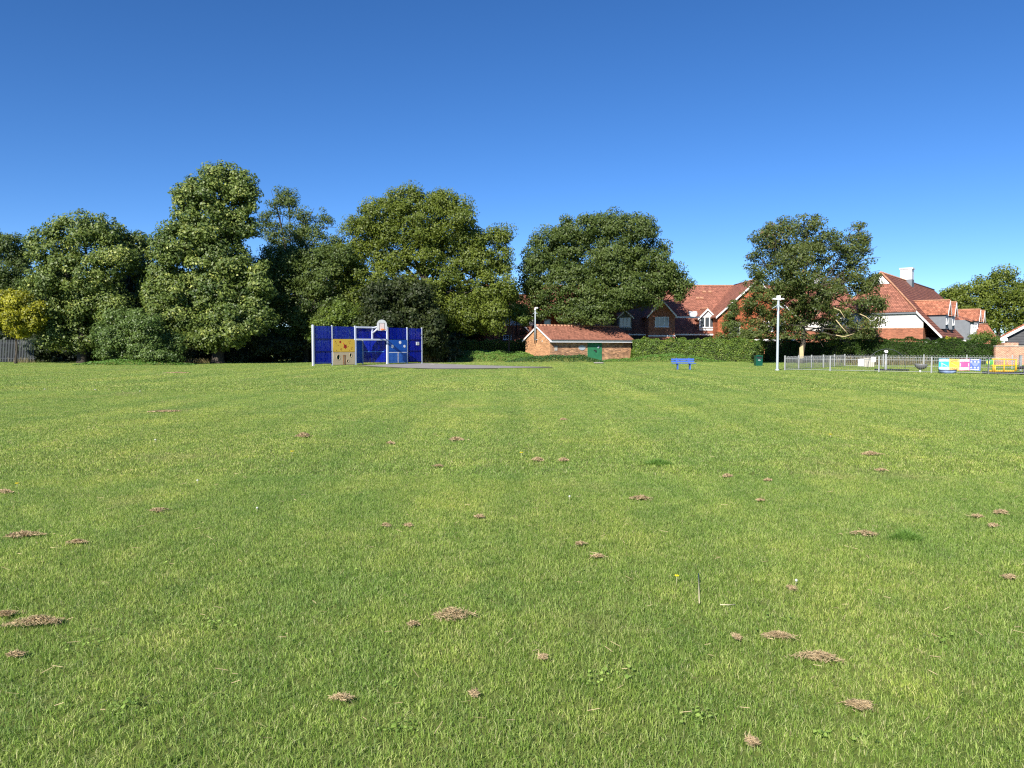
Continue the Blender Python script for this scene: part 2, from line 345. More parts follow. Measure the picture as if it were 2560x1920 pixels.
def tree(name, lobes, D, mat, label, cat='tree', leaf=0.3, cl_r=0.75, dens=0.9, per=60, trunk=(None, 905), tr_r=0.4, aspect=0.6,
         droop=0.2, seed=1, depthk=0.85, shrink=0.35, fill=0.35, bark='bark', group=None, limbs=True, zmin=0.15, back=0.45, flat=0.7, trunk_D=None, twigs=0):
    LP, LN, tint, C = crown_points(lobes, D, cl_r, dens, per, depthk, shrink + 0.04, fill, seed, back, flat)
    ok = LP[:, 2] > zmin; LP, LN, tint = LP[ok], LN[ok], tint[ok]
    V, Q = leaves(LP, LN, leaf * 0.74, aspect, droop)
    td = trunk_D or D
    bx = trunk[0] if trunk[0] is not None else np.mean([l[0] for l in lobes])
    base = Vector((X(bx, td), td, 0))
    root = thing(name, base, label, cat, group=group)
    cr = np_mesh('crown', V - np.array(list(base)), Q, mat, np.repeat(tint, 4), root)
    C = [Vector(c) - base for c in C]
    top = max(C, key=lambda c: c.z); mean = sum(C, Vector()) / len(C); r_ = random.Random(seed)
    hub = Vector((mean.x * 0.2, mean.y * 0.5, max(mean.z * 0.55, 0.8)))
    b = MB(); b.tube([(0, 0, -0.1), (0, 0, 0.35), tuple(hub * 0.5 + Vector((r_.uniform(-.2, .2), 0, 0))), tuple(hub), tuple(hub.lerp(top, 0.55)), tuple(hub.lerp(top, 0.95))],
                     [tr_r * 1.4, tr_r, tr_r * 0.85, tr_r * 0.65, tr_r * 0.35, tr_r * 0.1], 10)
    t = b.build('trunk', M[bark], root)
    if limbs:
        for c in C:
            s = hub.lerp(top, r_.uniform(0.0, 0.4)) if c.z > hub.z else hub * r_.uniform(0.7, 0.95)
            mid = s.lerp(c, 0.5) + Vector((r_.uniform(-.4, .4), r_.uniform(-.4, .4), r_.uniform(-0.1, .6)))
            lb = MB(); lb.tube([tuple(s), tuple(mid), tuple(c)], [tr_r * 0.3, tr_r * 0.2, tr_r * 0.07], 6, False)
            for k in range(3 + twigs):
                e = c + Vector((r_.uniform(-1, 1), r_.uniform(-1, 0.3), r_.uniform(-0.5, 1))) * (1.0 + 0.2 * twigs)
                q = mid.lerp(c, r_.uniform(0.2, 1)); m2 = q.lerp(e, 0.5) + Vector((0, 0, 0.15))
                lb.tube([tuple(q), tuple(m2), tuple(e)], [tr_r * 0.13, tr_r * 0.08, 0.015], 4, False)
            lb.build('limb', M[bark], root)
    return root

# ------------------------------------------------------------------ ground
def groundmat():
    m, n, out = newmat('lawn_soil')
    p = n.nodes.new('ShaderNodeBsdfPrincipled'); p.inputs['Roughness'].default_value = 0.95; p.inputs['Specular IOR Level'].default_value = 0.1
    g = n.nodes.new('ShaderNodeNewGeometry'); tx = n.nodes.new('ShaderNodeTexNoise'); tx.inputs['Scale'].default_value = 0.6; tx.inputs['Detail'].default_value = 8
    n.links.new(g.outputs['Position'], tx.inputs[0])
    cr = n.nodes.new('ShaderNodeValToRGB'); n.links.new(tx.outputs[0], cr.inputs[0])
    cr.color_ramp.elements[0].position = 0.3; cr.color_ramp.elements[1].position = 0.7
    cr.color_ramp.elements[0].color = (0.10, 0.14, 0.03, 1); cr.color_ramp.elements[1].color = (0.16, 0.18, 0.05, 1)
    n.links.new(cr.outputs[0], p.inputs['Base Color']); n.links.new(p.outputs[0], out.inputs[0]); return m
def grassmat():
    m, n, out = newmat('grass_blades')
    g = n.nodes.new('ShaderNodeNewGeometry')
    def noise(scale, detail, vec=None, rough=0.6):
        t = n.nodes.new('ShaderNodeTexNoise'); t.inputs['Scale'].default_value = scale; t.inputs['Detail'].default_value = detail
        t.inputs['Roughness'].default_value = rough
        n.links.new(vec or g.outputs['Position'], t.inputs['Vector']); return t.outputs[0]
    def ramp(sock, a, b, ca, cb):
        r = n.nodes.new('ShaderNodeValToRGB'); n.links.new(sock, r.inputs[0])
        r.color_ramp.elements[0].position = a; r.color_ramp.elements[1].position = b
        r.color_ramp.elements[0].color = ca; r.color_ramp.elements[1].color = cb; return r.outputs[0]
    def mixc(f, a, b, mode='MIX'):
        x = n.nodes.new('ShaderNodeMix'); x.data_type = 'RGBA'; x.blend_type = mode
        if isinstance(f, float): x.inputs[0].default_value = f
        else: n.links.new(f, x.inputs[0])
        for s, v in ((6, a), (7, b)):
            if isinstance(v, tuple): x.inputs[s].default_value = v
            else: n.links.new(v, x.inputs[s])
        return x.outputs[2]
    A = n.nodes.new('ShaderNodeAttribute'); A.attribute_name = 'tint'
    blade = n.nodes.new('ShaderNodeValToRGB'); n.links.new(A.outputs['Fac'], blade.inputs[0])
    e = blade.color_ramp.elements
    e[0].color = (0.10, 0.185, 0.025, 1); e[1].color = (0.74, 0.68, 0.38, 1)
    x = e.new(0.45); x.color = (0.335, 0.465, 0.085, 1)
    x = e.new(0.82); x.color = (0.62, 0.70, 0.23, 1)
    x = e.new(0.95); x.color = (0.60, 0.56, 0.27, 1)
    # wide fields of yellower and deeper grass, dry thin spots, faint mowing bands
    wide = noise(0.22, 4); mid = noise(0.9, 5); fine = noise(3.5, 4)
    c1 = mixc(ramp(wide, 0.42, 0.62, (0, 0, 0, 1), (1, 1, 1, 1)), (0.90, 0.96, 0.95, 1), (1.07, 1.03, 1.0, 1))
    c2 = mixc(ramp(mid, 0.35, 0.68, (0, 0, 0, 1), (1, 1, 1, 1)), (0.86, 0.92, 0.88, 1), (1.12, 1.07, 1.06, 1))
    c3 = mixc(ramp(fine, 0.3, 0.7, (0, 0, 0, 1), (1, 1, 1, 1)), (0.80, 0.85, 0.82, 1), (1.18, 1.12, 1.12, 1))
    mp = n.nodes.new('ShaderNodeMapping'); mp.inputs['Rotation'].default_value = (0, 0, R(17)); mp.inputs['Scale'].default_value = (0.62, 0.03, 1)
    n.links.new(g.outputs['Position'], mp.inputs[0]); band = noise(1.0, 3, mp.outputs[0])
    c4 = mixc(ramp(band, 0.38, 0.62, (0, 0, 0, 1), (1, 1, 1, 1)), (0.82, 0.88, 0.88, 1), (1.12, 1.08, 1.08, 1))
    col = mixc(1.0, mixc(1.0, blade.outputs[0], c1, 'MULTIPLY'), c2, 'MULTIPLY')
    col = mixc(1.0, mixc(1.0, col, c3, 'MULTIPLY'), c4, 'MULTIPLY')
    dry = ramp(noise(0.33, 7, None, 0.72), 0.56, 0.70, (0, 0, 0, 1), (0.5, 0.5, 0.5, 1))
    col = mixc(dry, col, (0.50, 0.43, 0.20, 1))
    p = n.nodes.new('ShaderNodeBsdfPrincipled'); p.inputs['Roughness'].default_value = 0.5; p.inputs['Specular IOR Level'].default_value = 0.3
    tr = n.nodes.new('ShaderNodeBsdfTranslucent'); mix = n.nodes.new('ShaderNodeMixShader'); mix.inputs[0].default_value = 0.45
    n.links.new(col, p.inputs['Base Color']); n.links.new(col, tr.inputs[0])
    n.links.new(p.outputs[0], mix.inputs[1]); n.links.new(tr.outputs[0], mix.inputs[2]); n.links.new(mix.outputs[0], out.inputs[0])
    return m
M['soil'] = groundmat(); M['grass'] = grassmat()
g = MB(); nx = 24
g.poly([(-3000, -600, 0), (3000, -600, 0), (3000, 5000, 0), (-3000, 5000, 0)]); tag(g.build('ground', M['soil']), kind='structure')

def blade_tile(size, n, w, h, seed, lean=0.5):
    r_ = np.random.default_rng(seed)
    P = np.c_[r_.uniform(-size / 2, size / 2, (n, 2)), np.zeros(n)]
    # blades gather in little tufts
    nt_ = max(n // 14, 1); tc = r_.uniform(-size / 2, size / 2, (nt_, 2)); pick = r_.integers(0, nt_, n)
    tuft = r_.random(n) < 0.6; P[tuft, :2] = tc[pick[tuft]] + r_.normal(0, 0.014 + w * 1.5, (tuft.sum(), 2))
    ang = r_.uniform(0, 2 * np.pi, n); la = r_.uniform(0, 2 * np.pi, n)
    hh = h * r_.uniform(0.45, 1.2, n); ln = hh * np.abs(r_.normal(0, lean, n)); ww = w * r_.uniform(0.6, 1.3, n)
    side = np.c_[np.cos(ang), np.sin(ang), np.zeros(n)]; ld = np.c_[np.cos(la), np.sin(la), np.zeros(n)]
    m = P + ld * (ln * 0.35)[:, None]; m[:, 2] = hh * 0.6
    t = P + ld * ln[:, None]; t[:, 2] = hh * (1 - 0.25 * np.minimum(ln / hh, 1.5))
    V = np.empty((n, 6, 3))
    V[:, 0] = P - side * (ww / 2)[:, None]; V[:, 1] = P + side * (ww / 2)[:, None]
    V[:, 2] = m + side * (ww / 2.4)[:, None]; V[:, 3] = m - side * (ww / 2.4)[:, None]
    V[:, 4] = t + side * (ww / 9)[:, None]; V[:, 5] = t - side * (ww / 9)[:, None]
    b = np.arange(n)[:, None] * 6
    Q = np.concatenate([b + np.array([[0, 1, 2, 3]]), b + np.array([[3, 2, 4, 5]])])
    tint = np.clip(r_.normal(0.46, 0.27, n), 0, 0.93); dry = r_.random(n) < 0.035; tint[dry] = r_.uniform(0.93, 1, dry.sum())
    return V.reshape(-1, 3), Q, np.repeat(tint, 6)
def lawn(name, tile, y0, y1, size, label, keep=lambda x, y: True, margin=2.5, variants=2):
    srcs = []
    for k in range(variants):
        V, Q, T = tile(k); o = np_mesh(name + '_tile', V, Q, M['grass'], T); COL.objects.unlink(o); srcs.append(o)
    pts = [[] for _ in srcs]; r_ = random.Random(int(y0 * 10))
    y = y0 + size / 2
    while y < y1:
        half = 0.69 * (y + size / 2) + margin; x = -math.ceil(half / size) * size
        while x <= half:
            if keep(x, y): pts[r_.randrange(len(srcs))].append((x, y, 0.0, r_.randrange(4) * math.pi / 2, r_.choice((-1, 1))))
            x += size
        y += size
    allp = [q + (k,) for k, L in enumerate(pts) for q in L]
    me = bpy.data.meshes.new(name); me.from_pydata([q[:3] for q in allp], [], [])
    for nm, tp, vals in (('rot', 'FLOAT_VECTOR', [c for q in allp for c in (0, 0, q[3])]), ('scl', 'FLOAT_VECTOR', [c for q in allp for c in (q[4], 1, 1)])):
        a = me.attributes.new(nm, tp, 'POINT'); a.data.foreach_set('vector', vals)
    a = me.attributes.new('which', 'INT', 'POINT'); a.data.foreach_set('value', [q[5] for q in allp])
    me.materials.append(M['grass'])
    o = bpy.data.objects.new(name, me); COL.objects.link(o); tag(o, label, None, None, 'stuff')
    ng = bpy.data.node_groups.new(name, 'GeometryNodeTree')
    ng.interface.new_socket('Geometry', in_out='INPUT', socket_type='NodeSocketGeometry'); ng.interface.new_socket('Geometry', in_out='OUTPUT', socket_type='NodeSocketGeometry')
    gi = ng.nodes.new('NodeGroupInput'); go = ng.nodes.new('NodeGroupOutput'); join = ng.nodes.new('GeometryNodeJoinGeometry')
    for k, src in enumerate(srcs):
        oi = ng.nodes.new('GeometryNodeObjectInfo'); oi.inputs['Object'].default_value = src; oi.inputs['As Instance'].default_value = True
        ip = ng.nodes.new('GeometryNodeInstanceOnPoints')
        na = ng.nodes.new('GeometryNodeInputNamedAttribute'); na.data_type = 'FLOAT_VECTOR'; na.inputs[0].default_value = 'rot'
        nb = ng.nodes.new('GeometryNodeInputNamedAttribute'); nb.data_type = 'FLOAT_VECTOR'; nb.inputs[0].default_value = 'scl'
        nc = ng.nodes.new('GeometryNodeInputNamedAttribute'); nc.data_type = 'INT'; nc.inputs[0].default_value = 'which'
        cm = ng.nodes.new('FunctionNodeCompare'); cm.data_type = 'INT'; cm.operation = 'EQUAL'; cm.inputs[3].default_value = k
        L = ng.links.new
        L(nc.outputs[0], cm.inputs[2]); L(cm.outputs[0], ip.inputs['Selection'])
        L(gi.outputs[0], ip.inputs['Points']); L(oi.outputs['Geometry'], ip.inputs['Instance'])
        L(na.outputs[0], ip.inputs['Rotation']); L(nb.outputs[0], ip.inputs['Scale']); L(ip.outputs[0], join.inputs[0])
    ng.links.new(join.outputs[0], go.inputs[0])
    md = o.modifiers.new('scatter', 'NODES'); md.node_group = ng
    return o
# court outline (ground points), used also to keep the blades off it
court = [gr(*q) for q in ((900, 914.3), (945, 917.3), (1010, 920.3), (1090, 922.5), (1180, 922.0), (1280, 920.8), (1385, 919.0), (1280, 916.6), (1170, 913.2), (1110, 910.8), (1060, 908.8))]
def inpoly(x, y, P):
    c = False; n = len(P)
    for i in range(n):
        a, b = P[i], P[i - 1]
        if (a.y > y) != (b.y > y) and x < (b.x - a.x) * (y - a.y) / (b.y - a.y) + a.x: c = not c
    return c
lawn('grass', lambda k: blade_tile(0.8, 8600, 0.0029, 0.032, 11 + k, 0.85), 2.2, 9.4, 0.8, 'short mown green grass in the foreground', variants=3, margin=1.8)
lawn('grass', lambda k: blade_tile(2.0, 15000, 0.0054, 0.033, 21 + k, 0.9), 9.4, 27.4, 2.0, 'short mown green grass of the middle field')
def farkeep(x, y): return not any(inpoly(x + a, y + b, court) for a in (-0.9, 0, 0.9) for b in (-0.9, 0, 0.9)) and y < 90
lawn('grass', lambda k: blade_tile(2.0, 2600, 0.016, 0.035, 31 + k, 0.9), 27.4, 84, 2.0, 'short mown green grass at the far side of the field', farkeep)

# ------------------------------------------------------------------ court, paths, mats
def sheet(name, pts, z, mat): 
    b = MB(); P = [(p.x, p.y, z) for p in pts]
    b.poly(P); o = b.build(name, M[mat]); return tag(o, kind='structure')
ar = sum((court[i - 1].x * court[i].y - court[i].x * court[i - 1].y) for i in range(len(court)))
if ar < 0: court = court[::-1]
sheet('tarmac_court', court, 0.03, 'tarmac')
def strip(name, pts, w, z, mat):
    b = MB()
    for p, q in zip(pts, pts[1:]):
        d = (q - p).normalized(); n_ = Vector((-d.y, d.x, 0)) * w / 2
        b.poly([(p.x - n_.x, p.y - n_.y, z), (q.x - n_.x, q.y - n_.y, z), (q.x + n_.x, q.y + n_.y, z), (p.x + n_.x, p.y + n_.y, z)])
    return tag(b.build(name, M[mat]), kind='structure')
strip('court_line', [gr(985, 914.2), gr(1040, 914.8), gr(1075, 913.2), gr(1086, 912.0), gr(1078, 911.0)], 0.12, 0.036, 'line')
strip('court_line', [gr(955, 917.0), gr(1035, 917.0), gr(1108, 918.6)], 0.10, 0.036, 'line')
strip('court_edging', [gr(1060, 908.8), gr(1110, 910.8), gr(1170, 913.2), gr(1280, 916.6), gr(1385, 919.0)], 0.18, 0.042, 'line')
strip('footpath', [gr(1178, 901.5), gr(1215, 902.8), gr(1262, 904.6), gr(1276, 905.4)], 0.5, 0.05, 'concrete')
sheet('door_step', [gr(1486, 909.5), gr(1511, 909.5), gr(1506, 907.2), gr(1484, 907.2)], 0.06, 'concrete')
sheet('playground_matting', [gr(2186, 926.6), gr(2272, 927.8), gr(2273, 925.0), gr(2186, 923.8)], 0.05, 'black')
sheet('playground_matting', [gr(2455, 935.0), gr(2640, 940), gr(2640, 933.5), gr(2455, 930)], 0.05, 'black')

# ------------------------------------------------------------------ banks of rough growth
def bank(name, ridge, label, mat, dens=55, leaf=0.16, seed=3):
    """a mound: ridge = list of (x, y, half width, height); smooth bump + leaves"""
    r_ = np.random.default_rng(seed)
    xs = [q[0] for q in ridge]; x0, x1 = min(xs) - 1.5, max(xs) + 1.5
    xs_s = np.array(sorted(ridge))
    def hgt(x, y):
        yc = np.interp(x, xs_s[:, 0], xs_s[:, 1]); w = np.interp(x, xs_s[:, 0], xs_s[:, 2]); h = np.interp(x, xs_s[:, 0], xs_s[:, 3])
        e = np.clip((x - x0) / 1.5, 0, 1) * np.clip((x1 - x) / 1.5, 0, 1)
        t = np.clip(1 - ((y - yc) / w) ** 2, 0, 1)
        return h * e * t ** 0.8 * (1 + 0.12 * np.sin(x * 2.1 + y) * np.cos(y * 1.7 - x * 0.6))
    nx_ = int((x1 - x0) / 0.5) + 1; y0 = min(q[1] - q[2] for q in ridge) - .2; y1 = max(q[1] + q[2] for q in ridge) + .2; ny = int((y1 - y0) / 0.4) + 1
    b = MB(); gx = np.linspace(x0, x1, nx_); gy = np.linspace(y0, y1, ny)
    vs = [(x, y, float(hgt(x, y)) - 0.02) for y in gy for x in gx]
    fs = [(j * nx_ + i, j * nx_ + i + 1, (j + 1) * nx_ + i + 1, (j + 1) * nx_ + i) for j in range(ny - 1) for i in range(nx_ - 1)]
    b.add(vs, fs, True); tag(b.build(name, M['soil']), kind='structure')
    n = int((x1 - x0) * (y1 - y0) * dens); P = np.c_[r_.uniform(x0, x1, n), r_.uniform(y0, y1, n), np.zeros(n)]
    h = hgt(P[:, 0], P[:, 1]); ok = h > 0.03; P, h = P[ok], h[ok]
    P[:, 2] = h + r_.uniform(0, 0.16, len(P)) * np.minimum(h * 3, 1)
    N = np.c_[r_.normal(-.1, .6, len(P)), r_.normal(-.5, .5, len(P)), np.ones(len(P)) * .8]
    V, Q = leaves(P, N, leaf, 0.6, 0.1); T = np.clip(r_.normal(0.45, 0.25, len(P)), 0, 1)
    o = np_mesh('ground_cover', V, Q, M[mat], np.repeat(T, 4)); return tag(o, label, None, None, 'stuff')
M['cover'] = leafmat('nettle_green', (0.06, 0.14, 0.02), (0.15, 0.28, 0.045), transl=0.25)
M['ivy'] = leafmat('ivy_green', (0.02, 0.06, 0.012), (0.07, 0.15, 0.03), transl=0.2, spec=0.45)
M['weeds'] = leafmat('dry_weeds', (0.14, 0.12, 0.05), (0.34, 0.28, 0.14), transl=0.2)
def mid(px, D): return X(px, D)
bank('bank', [(mid(1075, 80), 80.5, 2.2, 0.25), (mid(1110, 83), 83, 4.0, 0.75), (mid(1180, 84), 84.0, 5.0, 1.0), (mid(1250, 84), 83.5, 5.2, 0.95), (mid(1320, 84), 82.0, 5.0, 0.8)],
     'rough green growth covering the bank left of the brick shed', 'cover', dens=70)
bank('bank', [(0.6, 78.6, 1.5, 0.30), (3.2, 77.2, 1.4, 0.55), (5.2, 77.2, 1.5, 0.55), (7.2, 77.6, 1.3, 0.60), (8.0, 77.4, 1.2, 0.30)],
     'dark green ivy growing along the foot of the shed wall', 'ivy', dens=170, leaf=0.14, seed=8)
bank('bank', [(10.4, 80.0, 1.3, 0.22), (12.5, 80.0, 1.6, 0.25), (15.0, 79.5, 2.6, 0.65), (17.0, 79.2, 2.8, 0.7), (19.2, 79.0, 2.2, 0.35), (21, 79, 1.2, .1)],
     'low green mound between the shed and the hedge', 'cover', dens=70, seed=5)
bank('bank', [(mid(225, 65.5), 65.6, 1.1, 0.2), (mid(300, 65), 65.2, 1.5, 0.4), (mid(400, 65), 65.2, 1.6, 0.35), (mid(445, 65), 65.6, 1, 0.15)],
     'bright green ground cover at the foot of the big laurel bush', 'cover', dens=110, seed=6)

# ------------------------------------------------------------------ hedges
M['hedge_leaf'] = leafmat('hedge_green', (0.072, 0.144, 0.020), (0.202, 0.302, 0.043), (0.374, 0.432, 0.101), 0.12, transl=0.3)
M['hedge_dark'] = leafmat('conifer_and_shaded_hedge_green', (0.018, 0.046, 0.008), (0.063, 0.121, 0.017), transl=0.2, spec=0.15)
def hedge(name, P0, P1, w, h, label, mat, leaf=0.11, dens=290, z0=0.0, seed=1, h1=None, rough=0.06):
    r_ = np.random.default_rng(seed); h1 = h1 or h
    P0, P1 = np.array(P0, float), np.array(P1, float); L = np.linalg.norm(P1 - P0); d = (P1 - P0) / L; nn = np.array([d[1], -d[0]])
    root = thing(name, (P0[0], P0[1], 0), label, 'hedge')
    def H(s): return h + (h1 - h) * s / L
    pts = []; nrm = []
    for (area, kind) in ((L * max(h, h1), 'f'), (L * max(h, h1) * 0.4, 'b'), (L * w, 't'), (w * h, 'e0'), (w * h1, 'e1')):
        n = int(area * dens); s = r_.uniform(0, L, n); u = r_.uniform(-w / 2, w / 2, n); z = r_.random(n) * H(s)
        if kind == 'f': u[:] = w / 2
        if kind == 'b': u[:] = -w / 2
        if kind == 't': z = H(s)
        if kind == 'e0': s[:] = 0; z = r_.random(n) * h
        if kind == 'e1': s[:] = L; z = r_.random(n) * h1
        lump = 0.11 * np.sin(s * 1.9 + z * 2.3) + 0.09 * np.sin(s * 4.7 - z * 3.1 + seed) + 0.05 * np.sin(s * 9 + z * 7)
        jit = r_.normal(0, rough, n) + lump
        p = P0 + d * s[:, None] + nn * u[:, None]
        N = np.tile({'f': [nn[0], nn[1], 0.4], 'b': [-nn[0], -nn[1], 0.4], 't': [0, -.1, 1], 'e0': [-d[0], -d[1], .4], 'e1': [d[0], d[1], .4]}[kind], (n, 1))
        q = np.c_[p, z] + norm(N) * jit[:, None]; q[:, 2] = np.maximum(q[:, 2], 0.02); pts.append(q); nrm.append(N + r_.normal(0, 0.55, (n, 3)))
    P = np.concatenate(pts); N = np.concatenate(nrm); P[:, 2] += z0
    V, Q = leaves(P, N, leaf, 0.6, 0.1)
    cl = 0.5 + 0.25 * np.sin(P[:, 0] * 2.2 + P[:, 2] * 3) * np.sin(P[:, 0] * 0.9 - P[:, 2] * 5 + 1)
    T = np.clip(cl + r_.normal(0, 0.2, len(P)), 0, 1)
    V = V - np.array([P0[0], P0[1], 0])
    np_mesh('foliage', V, Q, M[mat], np.repeat(T, 4), root)
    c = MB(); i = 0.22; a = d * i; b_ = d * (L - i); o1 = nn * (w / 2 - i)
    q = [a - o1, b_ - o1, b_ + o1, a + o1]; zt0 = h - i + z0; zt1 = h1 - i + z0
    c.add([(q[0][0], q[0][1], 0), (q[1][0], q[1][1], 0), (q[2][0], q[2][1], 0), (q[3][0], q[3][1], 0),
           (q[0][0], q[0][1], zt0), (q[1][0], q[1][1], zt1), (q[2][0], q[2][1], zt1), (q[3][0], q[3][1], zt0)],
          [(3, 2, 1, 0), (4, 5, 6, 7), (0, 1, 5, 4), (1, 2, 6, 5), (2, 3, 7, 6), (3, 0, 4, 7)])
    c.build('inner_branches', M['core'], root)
    return root
hedge('clipped_hedge', (X(1128, 87), 87), (X(1350, 88), 88), 1.4, Z(853, 87) - 0.0, 'bright green clipped hedge left of the brick shed', 'hedge_leaf', seed=2)
hedge('clipped_hedge', (X(1582, 82.5), 82.5), (X(1905, 80), 80), 1.5, 2.3, 'long bright green clipped hedge behind the blue bench', 'hedge_leaf', seed=3, leaf=0.115)
hedge('clipped_hedge', (X(1905, 80) + .1, 80), (X(2140, 78), 78.3), 1.4, 2.25, 'dark shaded hedge behind the trunk of the big ash tree', 'hedge_dark', seed=4, dens=110, leaf=0.18)  # the ash tree's shadow is put into the darker leaf colour here
hedge('conifer_hedge', (X(2143, 76), 76), (X(2484, 68), 68), 1.6, Z(846.5, 76), 'tall dark conifer hedge behind the playground fence', 'hedge_dark', seed=5, h1=Z(853.5, 68), leaf=0.10, dens=400, rough=0.04)

# ------------------------------------------------------------------ trees
M['chestnut'] = leafmat('chestnut_green', (0.051, 0.094, 0.017), (0.167, 0.225, 0.043), (0.435, 0.464, 0.123), 0.30, transl=0.22, spec=0.4)
M['ash_leaf'] = leafmat('ash_green', (0.052, 0.090, 0.017), (0.146, 0.194, 0.042), transl=0.3, spec=0.35)
M['ash_brown'] = leafmat('ash_green_brown_keys', (0.051, 0.079, 0.017), (0.143, 0.179, 0.040), (0.221, 0.124, 0.052), 0.14, transl=0.3)
M['oak_leaf'] = leafmat('oak_green', (0.072, 0.111, 0.013), (0.215, 0.260, 0.034), transl=0.3)
M['yew_leaf'] = leafmat('yew_green', (0.014, 0.026, 0.007), (0.054, 0.070, 0.017), transl=0.1, spec=0.2)
M['gold_leaf'] = leafmat('golden_green', (0.13, 0.15, 0.012), (0.52, 0.50, 0.03), transl=0.25)
M['laurel'] = leafmat('laurel_green', (0.051, 0.098, 0.018), (0.145, 0.215, 0.046), (0.17, 0.24, 0.08), 0.10, transl=0.15, spec=0.35, rough=0.45)
M['maple_leaf'] = leafmat('maple_green', (0.069, 0.125, 0.018), (0.188, 0.250, 0.037), transl=0.3)
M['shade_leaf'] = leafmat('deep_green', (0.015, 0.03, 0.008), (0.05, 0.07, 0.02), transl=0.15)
BIG = dict(dens=0.95, per=62, leaf=0.30, cl_r=0.72)
tree('ash_tree', [(20, 622, 42, 42), (-45, 610, 55, 60), (62, 650, 25, 45), (20, 710, 60, 65), (-30, 760, 70, 60)], 96, M['ash_leaf'], 'blue-green tree at the left edge, behind the rest', seed=11, trunk=(15, 900), tr_r=0.35, **BIG)
tree('chestnut_tree', [(215, 580, 78, 50), (265, 575, 45, 48), (130, 620, 62, 55), (290, 645, 50, 60), (200, 690, 105, 65), (115, 720, 50, 65), (240, 755, 95, 55), (300, 790, 45, 50), (150, 790, 60, 45), (205, 810, 70, 50), (110, 770, 45, 55), (205, 850, 60, 30), (140, 840, 40, 36)],  # lowest lobes added to throw shade on the trunk
     74, M['chestnut'], 'broad round chestnut tree with pale leaf tips, left of the tallest', seed=12, trunk=(205, 905), tr_r=0.42, **BIG)
tree('chestnut_tree', [(335, 610, 42, 40), (350, 660, 45, 50), (375, 740, 40, 60)], 77, M['chestnut'], 'narrow green tree squeezed between the two chestnuts', seed=13, trunk=(360, 905), tr_r=0.22, **BIG)
tree('yew_tree', [(340, 720, 45, 60), (320, 790, 55, 50), (370, 800, 50, 70), (180, 830, 90, 45), (260, 850, 90, 50)], 80, M['yew_leaf'], 'blackish conifer in the gap behind the laurel bush', seed=14, trunk=(340, 905), tr_r=0.2, dens=0.9, per=60, leaf=0.34, cl_r=0.8, fill=0.6)
tree('chestnut_tree', [(555, 448, 64, 42), (600, 470, 48, 45), (478, 490, 50, 48), (520, 500, 60, 55), (607, 505, 38, 40), (490, 565, 85, 55), (590, 570, 55, 50), (445, 620, 62, 55), (545, 650, 85, 60), (420, 690, 42, 55),
      (490, 730, 95, 60), (610, 730, 62, 60), (640, 790, 55, 50), (455, 800, 75, 60), (570, 810, 90, 62), (500, 850, 70, 30), (540, 730, 60, 60), (540, 845, 70, 34), (655, 700, 35, 55), (400, 740, 40, 60), (390, 800, 40, 50)],
     72, M['chestnut'], 'tallest tree, a towering chestnut with tiers of pale-tipped leaves', seed=15, trunk=(545, 908), tr_r=0.55, leaf=0.32, cl_r=0.68, dens=1.05, per=60, fill=0.32)
tree('ash_tree', [(690, 505, 28, 42), (725, 510, 28, 45), (768, 545, 30, 32), (812, 560, 26, 40), (835, 610, 28, 26), (785, 600, 42, 40), (700, 590, 38, 40), (740, 625, 50, 45), (745, 575, 35, 40), (665, 560, 24, 36), (820, 640, 36, 30)],
     82, M['ash_leaf'], 'thin airy ash with sky showing through, right of the tallest tree', seed=16, trunk=(735, 905), tr_r=0.32, leaf=0.24, cl_r=0.62, dens=0.85, per=46, fill=0.22, twigs=2)
tree('ash_tree', [(730, 690, 75, 55), (810, 690, 55, 70), (760, 760, 80, 60), (690, 740, 40, 60), (830, 770, 50, 60), (740, 820, 80, 45), (680, 660, 50, 50), (720, 650, 60, 40), (800, 655, 60, 45), (850, 640, 40, 40)],
     78, M['ash_leaf'], 'shaggy grey-green tree between the tallest tree and the oak', seed=17, trunk=(765, 908), tr_r=0.3, leaf=0.28, cl_r=0.7, dens=0.85, per=55)
tree('oak_tree', [(1030, 510, 88, 42), (1110, 515, 65, 42), (955, 540, 65, 48), (1160, 545, 40, 42), (905, 590, 55, 50), (1000, 590, 85, 50), (1110, 590, 80, 50), (1195, 595, 32, 30), (865, 660, 58, 60), (930, 700, 65, 50), (1010, 715, 60, 40),
      (1120, 690, 85, 55), (1200, 650, 48, 50), (1248, 592, 34, 32), (1252, 650, 34, 45), (870, 750, 48, 60), (1215, 725, 55, 55), (1130, 770, 75, 50), (1010, 780, 80, 45), (1268, 720, 25, 45), (1055, 640, 60, 42), (960, 640, 60, 40), (1160, 640, 50, 45), (1060, 560, 80, 50), (1180, 790, 70, 50), (1235, 790, 40, 45), (1000, 660, 40, 26), (1075, 730, 60, 50)],
     80, M['oak_leaf'], 'wide yellow-green oak standing behind the blue goal wall', seed=18, trunk=(1075, 905), tr_r=0.6, leaf=0.27, cl_r=0.72, dens=0.95, per=62, fill=0.3)
tree('yew_tree', [(945, 750, 45, 60), (1000, 740, 50, 55), (1045, 760, 45, 70), (1080, 820, 40, 55), (960, 820, 70, 60), (1030, 840, 60, 50), (1095, 862, 35, 32)],
     75, M['yew_leaf'], 'dark feathery yew right behind the basketball backboard', seed=19, trunk=(1010, 905), tr_r=0.25, leaf=0.3, cl_r=0.7, dens=1.1, per=62, droop=0.8, fill=0.5)
tree('bushy_tree', [(850, 790, 50, 48), (820, 830, 50, 50), (885, 830, 40, 50)], 76, M['maple_leaf'], 'light green leafy bush behind the yellow climbing panel', 'bush', seed=20, trunk=(850, 905), tr_r=0.15, leaf=0.26, cl_r=0.6, dens=1.0, per=50)
